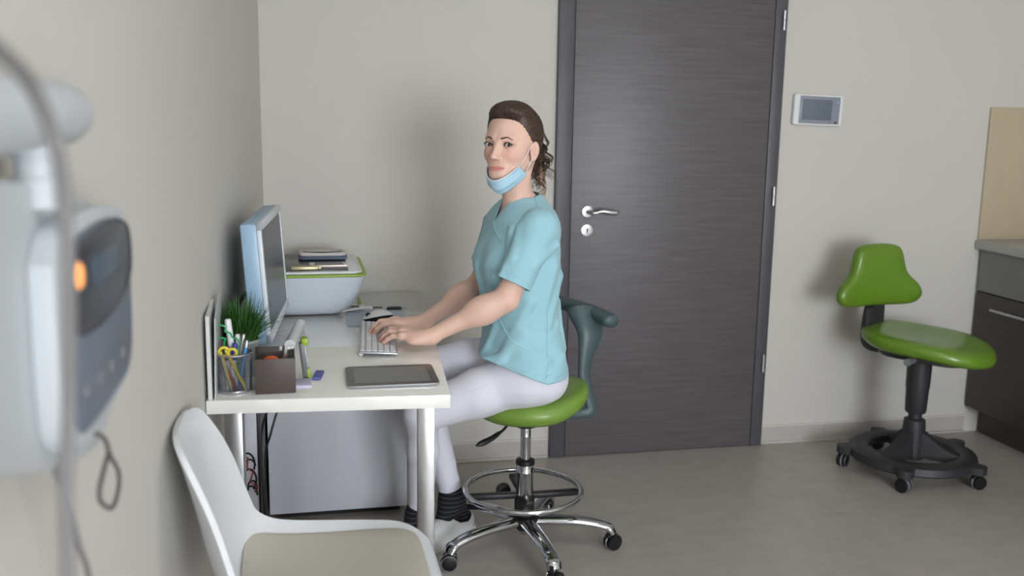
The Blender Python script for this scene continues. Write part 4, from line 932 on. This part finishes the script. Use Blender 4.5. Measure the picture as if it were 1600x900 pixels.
for k in range(NS):
    (b if r.random() < .68 else b2).tube(hp(SP[k]), [.0003]+[.00085]*(NP-3)+[.0007, .0003], 4)
put('hair_strands', b.mesh('hair_strands', ang=180), m_hair, hairo).matrix_parent_inverse = Matrix()
m_hair3 = mat('mid_brown_hair', rgb(92, 68, 53), .42, var=.3, vscale=90)
put('hair_strands', b2.mesh('hair_strands', ang=180), m_hair3, hairo).matrix_parent_inverse = Matrix()
for grp in range(3):
    b = MB()
    for k in range(4):
        ax_, ay_ = r.uniform(-.012, .034), r.uniform(-.012, .012); L_ = r.uniform(.13, .215); ph = r.uniform(0, 6.28); cr_ = r.uniform(.009, .016); tw = L_/.052*r.uniform(.8, 1.15); n = 60
        for m_ in range(16):
            ox, oy, oz = (r.gauss(0, 1)*.0019 for _ in range(3)); pts = []; dl = r.uniform(.85, 1.08); wd = r.uniform(.0005, .0010)
            for i in range(n):
                t = i/(n-1); a = ph+tw*2*PI*t; q = cr_*min(1, t*3); sq = (1-.6*t)
                pts.append((.022+ax_*(.5+t)+q*math.cos(a)+.020*t+ox*sq, -.104+ay_+q*math.sin(a)*.8+.016*max(0, t-.4)+oy*sq, .050-L_*dl*t+oz*.4+.010*math.sin(PI*min(1, t*5))*(t < .2)))
            b.tube(hp(pts), [wd*(.5+.5*min(1, i/8))*(1-.8*max(0, (i/(n-1)-.6)/.4)) for i in range(n)], 4)
    put('ponytail_curls', b.mesh('curls', ang=180), (m_hair, m_hair3, m_hair2)[grp], hairo).matrix_parent_inverse = Matrix()
b = MB()
for k in range(9):
    x, z = r.uniform(-.05, .06), r.uniform(.05, .12); y = r.uniform(-.09, .02)
    P = project(lambda q: hair_sdf(q), [(x, y, z)], -.001)[0]; b.tube(hp(spline([P, P+np.array([P[0]*.08, -.012, .006]), P+np.array([P[0]*.14, -.026, .006]), P+np.array([P[0]*.16, -.038, 0])], 5)), [.0003]*8+[.0002]*8, 4)
put('loose_hairs', b.mesh('loose', ang=180), m_hair3, hairo).matrix_parent_inverse = Matrix()
# ---- earring ----
ec = h2w((.079, .006, -.046))
put('earring', MB().torus(tuple(ec), .0055, .0006, 24, 6, nrm=(.8, -.3, .1)).mesh('earring'), m_steel, bodyo).matrix_parent_inverse = Matrix()
# ---- mask under the chin ----
m_mask = mat('blue_mask', rgb(172, 210, 230), .7, sheen=.2, bump=.15, bscale=600); m_maskw = mat('mask_white', rgb(232, 238, 245), .7)
up_ = [(-.058, .018, -.062), (-.050, .045, -.078), (-.034, .070, -.098), (-.014, .086, -.109), (.004, .0905, -.112), (.020, .086, -.107), (.036, .072, -.093), (.047, .054, -.077), (.053, .040, -.064)]
lo_ = [(-.054, .005, -.088), (-.044, .024, -.108), (-.028, .044, -.130), (-.012, .056, -.144), (.004, .060, -.150), (.020, .055, -.145), (.038, .042, -.126), (.052, .030, -.108), (.0625, .018, -.088)]
U = spline(up_, 4); Lw = spline(lo_, 4); rows_ = []
for t in np.linspace(0, 1, 11):
    row = []
    for i, (a, c) in enumerate(zip(U, Lw)):
        p = a*(1-t)+c*t; n = Vector((p.x*1.2, p.y+.01, -.35*.1-.02)).normalized(); e = math.sin(PI*i/(len(U)-1))**.6
        off = .010*math.sin(PI*t)*e+.0022*math.sin(t*PI*5)*e+.003
        row.append(p+n*off)
    rows_.append([tuple(h2w(q)) for q in row])
b = MB(); b.loft(rows_, False, False, closed=False); o = put('face_mask', b.mesh('mask', ang=180), m_mask); mod(o, 'SOLIDIFY', thickness=.0015, offset=1)
for p in (U, Lw): pass
mo = o
b = MB(); b.tube(hp([Vector(q)+Vector((q.x*.03, .0045, .0005)) for q in U]), .0021, 8, flat=1); put('mask_edge', b.mesh('edge', ang=180), m_maskw, mo, 'white folded edge').matrix_parent_inverse = Matrix()
b = MB(); b.tube(hp([(.054, .044, -.066), (.0640, .037, -.045), (.0725, .029, -.020), (.0785, .017, .004), (.080, .006, .010)]), .0012, 6); put('ear_loop', b.mesh('loop', ang=180), m_maskw, mo).matrix_parent_inverse = Matrix()
b = MB(); b.tube(hp(spline([(.0625, .021, -.085), (.070, .019, -.066), (.0755, .014, -.048), (.080, .004, -.038)], 5)), .0012, 6); put('ear_loop', b.mesh('loop', ang=180), m_maskw, mo).matrix_parent_inverse = Matrix()
# ---- tunic ----
def lb(a, b_, z, x0=.815): return V3(x0+a*FB[0]+b_*LB[0], -.885+a*FB[1]+b_*LB[1], z)
FOLDS = [  # (p0, p1, radius) soft ridges of cloth
    (lb(-.06, .165, .99), lb(-.02, .17, .86), .012), (lb(-.10, .12, .95), lb(-.04, .16, .80), .010), (lb(.03, .15, .88), lb(.09, .10, .72), .009),
    (lb(-.09, .12, .80), lb(.0, .165, .74), .009), (lb(.05, .14, .78), lb(.11, .08, .66), .010), (lb(-.02, .17, .70), lb(.06, .15, .635), .010),
    (lb(.10, .05, .80), lb(.12, .02, .68), .008), (lb(.11, -.03, .98), lb(.10, -.02, .82), .010), (lb(.07, .12, 1.02), lb(.10, .07, .90), .010), (lb(-.11, .06, .86), lb(-.10, .10, .72), .009),
    (lb(.06, .11, 1.10), lb(.085, .12, .98), .008), (lb(-.08, .14, .70), lb(-.02, .17, .63), .009), (lb(.09, .10, .70), lb(.13, .05, .64), .009)]
FP = None
SLV = [(np.array((.838, -1.035, 1.110)), np.array((.757, -1.060, .945))), (np.array((.795, -.745, 1.105)), np.array((.738, -.735, .945)))]
def tunic0(P):
    P = P.astype(f32); d = torso(P, .0)
    for i, (S, E) in enumerate(SLV):
        C0 = V3(.822, -.885, 1.10); d = smin(d, cone(P, C0+(S-C0)*.3, S+V3(0, 0, -.006), .068, .050), .05)
    d = smin(d, ell(P, lb(.068, .055, .985), (.066, .062, .062)), .05); d = smin(d, ell(P, lb(.066, -.050, .985), (.062, .060, .062)), .05)
    d = smin(d, cone(P, V3(.835, -.955, .60), V3(.70, -.955, .63), .095, .070), .05)
    return d
def tunic(P):
    d = tunic0(P)
    for (a, b_, r_), (pa, pb) in zip(FOLDS, FP): d = smin(d, cone(P, pa, pb, r_, r_*.6), .022)
    d = d+.0014*noise3(P, 46, 3)+.0008*noise3(P, 95, 8)
    return d
_p = project(tunic0, [q for a, b_, r_ in FOLDS for q in (a, b_)], -.004); FP = [(_p[2*i], _p[2*i+1]) for i in range(len(FOLDS))]
SEAM = []
Wt, Ft = surfnet(tunic, rng(.63, 1.0, .0034), rng(-1.16, -.63, .0034), rng(.54, 1.24, .0034), B=6, margin=1.6)
NC = V3(.808, -.893, 0)
def gclip(P):
    P = P.astype(f32); q0 = P[:, 0]-NC[0]; q1 = P[:, 1]-NC[1]; a = q0*FB[0]+q1*FB[1]; b_ = np.abs(q0*LB[0]+q1*LB[1])
    back = (np.sqrt((a/.062)**2+(b_/.066)**2)-1)*.06
    bb_ = (q0*LB[0]+q1*LB[1])-.012*np.clip(a/.1, 0, 1); w_ = .066*(1-a/.090); fr = (np.abs(bb_)-w_)*.8
    ne = np.where(a < 0, back, fr); g = np.where(P[:, 2] > 1.06, ne, .05)
    a2 = (P[:, 0]-.827)*FB[0]+(P[:, 1]+.885)*FB[1]; hem = P[:, 2]-(.632+.42*np.clip(a2-.0, 0, .3)+.02*np.clip(-a2, 0, .2)); g = np.minimum(g, hem)
    return g
Wt, Ft = clipmesh(Wt, Ft, gclip)
m_tun = mat('turquoise_cotton', rgb(156, 203, 216), .8, sheen=.25, bump=.12, bscale=900)
tu = put('tunic', npmesh('tunic', Wt, Ft), m_tun); mod(tu, 'SOLIDIFY', thickness=.003, offset=-1)
for i, (S, E) in enumerate(SLV):
    C0 = V3(.822, -.885, 1.10); ax = (E-S)/np.linalg.norm(E-S); E2 = E+ax*.05; sg = -1 if i == 0 else 1
    fold = [(S+V3(-.05, .01*sg, -.03), E+V3(-.045, .02*sg, .03), .010), (S+V3(-.06, -.0*sg, .0), S+ax*.1+V3(-.045, .03*sg, 0), .012), (S+V3(.05, .02*sg, -.05), E+V3(.035, .025*sg, .04), .010), (S+V3(.045, .0*sg, -.02), S+ax*.12+V3(.02, .045*sg, 0), .010)]
    fold = [(a, b_, r_) for a, b_, r_ in fold]
    def sleeve(P):
        P = P.astype(f32); d = cone(P, S+(C0-S)*.25, S, .060, .0555)
        d = smin(d, cone(P, S, E2, .0555 if i == 0 else .051, .0535 if i == 0 else .048), .02)
        for a, b_, r_ in fold: d = smin(d, cone(P, a, b_, r_, r_*.5), .022)
        return d+.0013*noise3(P, 50, 4+i)
    Ws, Fs = surfnet(sleeve, rng(.66, .94, .0034), rng(-1.16, -.94, .0034) if i == 0 else rng(-.84, -.62, .0034), rng(.88, 1.20, .0034), B=6, margin=1.6)
    Ws, Fs = clipmesh(Ws, Fs, lambda P: (-((P-E.astype(f32))@ax.astype(f32))).astype(f32))
    so_ = put('sleeve', npmesh('sleeve', Ws, Fs), m_tun, tu); so_.matrix_parent_inverse = Matrix(); mod(so_, 'SOLIDIFY', thickness=.003, offset=-1)
    ring = []
    for k in range(41):
        a_ = 2*PI*k/40; u1 = np.cross(ax, [0, 1, 0]); u1 /= np.linalg.norm(u1); u2 = np.cross(ax, u1); ring.append(E-ax*.018+(u1*math.cos(a_)+u2*math.sin(a_))*.056)
    rp = project(sleeve, ring, .0003); put('hem_seam', MB().tube(rp, .0009, 5).mesh('hem'), m_tun, tu).matrix_parent_inverse = Matrix()
m_pipe = mat('light_turquoise_piping', rgb(176, 218, 226), .7)
def seam(pts, r_=.0013, m=None):
    rp = project(tunic, spline(pts, 5), .0004); put('seam', MB().tube(rp, r_, 6).mesh('seam', ang=180), m or m_tun, tu).matrix_parent_inverse = Matrix()
seam([lb(-.04, .18, .90), lb(-.03, .17, .80), lb(-.02, .18, .70), lb(-.01, .19, .65)])
seam([lb(.10, .012, 1.118), lb(.105, .04, 1.095), lb(.10, .07, 1.075), lb(.09, .10, 1.055)], .0016)
seam([(.70, -1.0, .97), (.69, -.99, .93), (.69, -.98, .87), (.695, -.97, .81)], .0014)
seam([(.71, -.975, .84), (.735, -1.0, .79), (.775, -1.04, .755), (.825, -1.07, .735)], .0016, m_pipe)
seam([(.682, -.90, .82), (.684, -.905, .76), (.686, -.91, .70)], .0016, m_pipe)
seam([(.842, -.955, 1.20), (.845, -.99, 1.19), (.847, -1.03, 1.18)])
seam([lb(-.02, .17, .655), lb(.05, .16, .668), lb(.10, .10, .685)], .0009); seam([lb(-.04, .18, .65), lb(-.09, .12, .65), lb(-.12, .04, .65)], .0009)
# ---- trousers ----
def trousers(P):
    P = P.astype(f32); d = leg_sdf(P, .004); d = smin(d, smax(torso(P, -.012), P[:, 2]-.72, .01), .03)
    d = smin(d, ell(P, (.850, -.875, .640), (.105, .160, .095)), .04)
    d = smin(d, ell(P, (.866, -.93, .612), (.090, .10, .060)), .03)
    for K, A_, ph in ((J['knL'], J['anL'], 0), (J['knR'], J['anR'], 1.3)):
        K = np.array(K); A_ = np.array(A_); ax = (A_-K)/np.linalg.norm(A_-K); t = (P-K.astype(f32))@ax.astype(f32)
        rr_ = np.sqrt((((P-K.astype(f32))-t[:, None]*ax.astype(f32))**2).sum(1)); near = np.clip(1-(rr_/.1), 0, 1)*np.clip(t/.02, 0, 1)
        d = d+near*.0018*np.sin(t*70+ph+P[:, 0]*30)*np.exp(-((t-.06)/.05)**2)+near*.0012*np.sin(t*95+P[:, 0]*40+ph)*np.clip((t-.25)/.1, 0, 1)
    k = np.array(J['knL'])+V3(.045, -.03, -.03)
    d = d+.0012*noise3(P, 40, 5)
    for pts, r_ in TSE: d = smax(d, -chain(P, pts, [r_]*len(pts)), .003)
    return d
TSE = []
_ = project(trousers, spline([(.80, -1.05, .66), (.72, -1.02, .64), (.62, -1.0, .60), (.52, -.97, .56)], 3), .001); _2 = project(trousers, spline([(.845, -1.06, .66), (.85, -1.06, .62), (.85, -1.03, .565)], 3), .001); TSE = [(_, .0014), (_2, .0014)]
Wp, Fp = surfnet(trousers, rng(.40, 1.03, .0036), rng(-1.09, -.60, .0036), rng(.09, .78, .0036), B=6, margin=1.6)
def pclip(P):
    P = P.astype(f32); g = np.full(len(P), .05, f32)
    for A_, K in ((J['anL'], J['knL']), (J['anR'], J['knR'])):
        A_ = np.array(A_, f32); K = np.array(K, f32); ax = (K-A_)/np.linalg.norm(K-A_); t = (P-A_)@ax; rad = np.sqrt((((P-A_)-t[:, None]*ax)**2).sum(1)); cut = t-.045
        g = np.where(rad < .07, np.minimum(g, cut), g)
    return g
Wp, Fp = clipmesh(Wp, Fp, pclip)
m_tr = mat('white_cotton', rgb(226, 226, 238), .8, sheen=.15, bump=.1, bscale=800)
tr_ = put('trousers', npmesh('trousers', Wp, Fp), m_tr); mod(tr_, 'SOLIDIFY', thickness=.0025, offset=-1)
# ---- socks and shoes ----
def sock_mat():
    m = mat('black_striped_sock', rgb(16, 17, 22), .9, bump=.3, bscale=700); nt = m.node_tree; b = nt.nodes['Principled BSDF']
    tc = nt.nodes.new('ShaderNodeTexCoord'); wv = nt.nodes.new('ShaderNodeTexWave'); wv.bands_direction = 'Z'; wv.inputs['Scale'].default_value = 22; wv.inputs['Distortion'].default_value = 1.2; wv.inputs['Detail'].default_value = 3; wv.inputs['Detail Scale'].default_value = 30
    nt.links.new(tc.outputs['Object'], wv.inputs[0]); cr_ = nt.nodes.new('ShaderNodeValToRGB'); e = cr_.color_ramp.elements; e[0].position = .86; e[0].color = rgb(16, 17, 22); e[1].position = .97; e[1].color = rgb(70, 73, 80)
    nt.links.new(wv.outputs[0], cr_.inputs[0]); nt.links.new(cr_.outputs[0], b.inputs['Base Color']); return m
m_sock = sock_mat(); m_shoe = mat('white_shoe', rgb(222, 224, 226), .55, bump=.1, bscale=300); m_sole = mat('white_sole', rgb(205, 206, 206), .6)
def foot(A_, heel, toe, K):
    A_ = np.array(A_); heel = np.array(heel); toe = np.array(toe); K = np.array(K); dr_ = (toe-heel); L_ = np.linalg.norm(dr_[:2]); dr_ = dr_/np.linalg.norm(dr_); sd = V3(-dr_[1], dr_[0], 0)
    Rf = np.stack([dr_, sd, V3(0, 0, 1)], 1)
    ku = A_+(K-A_)/np.linalg.norm(K-A_)*.09; H2 = heel+dr_*.03+V3(0, 0, .040)
    def fs(P, off):
        d = cone(P, ku, A_, .037+off, .037+off)
        d = smin(d, cone(P, A_, H2, .036+off, .032+off), .03)
        d = smin(d, cone(P, A_+dr_*.02, heel+dr_*.15+V3(0, 0, .034), .035+off, .027+off), .03)
        d = smin(d, ell(P, heel+dr_*.19+V3(0, 0, .03), (.055+off, .043+off, .024+off), Rf), .03); return d
    Ws, Fs = surfnet(lambda P: fs(P.astype(f32), 0), rng(A_[0]-.2, A_[0]+.16, .004), rng(A_[1]-.24, A_[1]+.16, .004), rng(.0, .26, .004), B=6, margin=1.6)
    put('sock', npmesh('sock', Ws, Fs), m_sock)
    def shoe(P):
        P = P.astype(f32); d = smin(ell(P, heel+dr_*.04+V3(0, 0, .042), (.045, .038, .046), Rf), ell(P, heel+dr_*.17+V3(0, 0, .036), (.085, .047, .038), Rf), .05)
        d = smin(d, cone(P, heel+dr_*.04+V3(0, 0, .045), heel+dr_*.16+V3(0, 0, .042), .038, .035), .03)
        d = smin(d, fs(P, .004), .01) if False else d
        return smax(d, .003-P[:, 2], .004)
    Ws, Fs = surfnet(shoe, rng(A_[0]-.25, A_[0]+.16, .0035), rng(A_[1]-.28, A_[1]+.16, .0035), rng(-.02, .15, .0035), B=6, margin=1.6)
    def oc(P):      # opening
        u = (P-heel.astype(f32))@dr_.astype(f32); return np.interp(u, [-.05, 0, .05, .09, .12, .3], [.084, .078, .056, .062, .085, .3]).astype(f32)-P[:, 2]
    Ws, Fs = clipmesh(Ws, Fs, oc)
    so = put('shoe', npmesh('shoe', Ws, Fs), m_shoe); mod(so, 'SOLIDIFY', thickness=.004, offset=0)
    b = MB(); prof = [(-.05, .03), (-.03, .038), (.03, .041), (.10, .042), (.16, .050), (.20, .050), (.235, .04), (.255, .02)]
    ol_ = [(u+0.045 if False else u+.04, v) for u, v in prof]+[(u+.04, -v) for u, v in prof[::-1]]
    ol_ = [(v.x-.0, v.y) for v in spline([(u, v, 0) for u, v in ol_+[ol_[0]]], 3)[:-1]]
    b.loft([[tuple(heel+dr_*u*.97-V3(0, 0, heel[2])+sd*v*k+V3(0, 0, z)) for u, v in ol_] for z, k in ((.001, .96), (.004, 1), (.02, 1), (.023, .97))])
    put('sole', b.mesh('sole'), m_sole, so).matrix_parent_inverse = Matrix()
    hol = MB()
    for iu in range(7):
        for iv in range(-2, 3):
            q = heel+dr_*(.12+iu*.012)+sd*(iv*.011+(.005 if iu % 2 else 0))+V3(0, 0, .08); c = project(shoe, [q], .0022)[0]; hol.ball(tuple(c), .0013, 6, 4)
    put('perforation', hol.mesh('perforation'), m_grey, so).matrix_parent_inverse = Matrix(); tag(so.children[0] if False else C.objects[-1], kind='stuff')
    return so
foot(J['anL'], (.545, -.735, 0), (.40, -.905, 0), J['knL'])
foot(J['anR'], (.69, -.668, 0), (.52, -.82, 0), J['knR'])
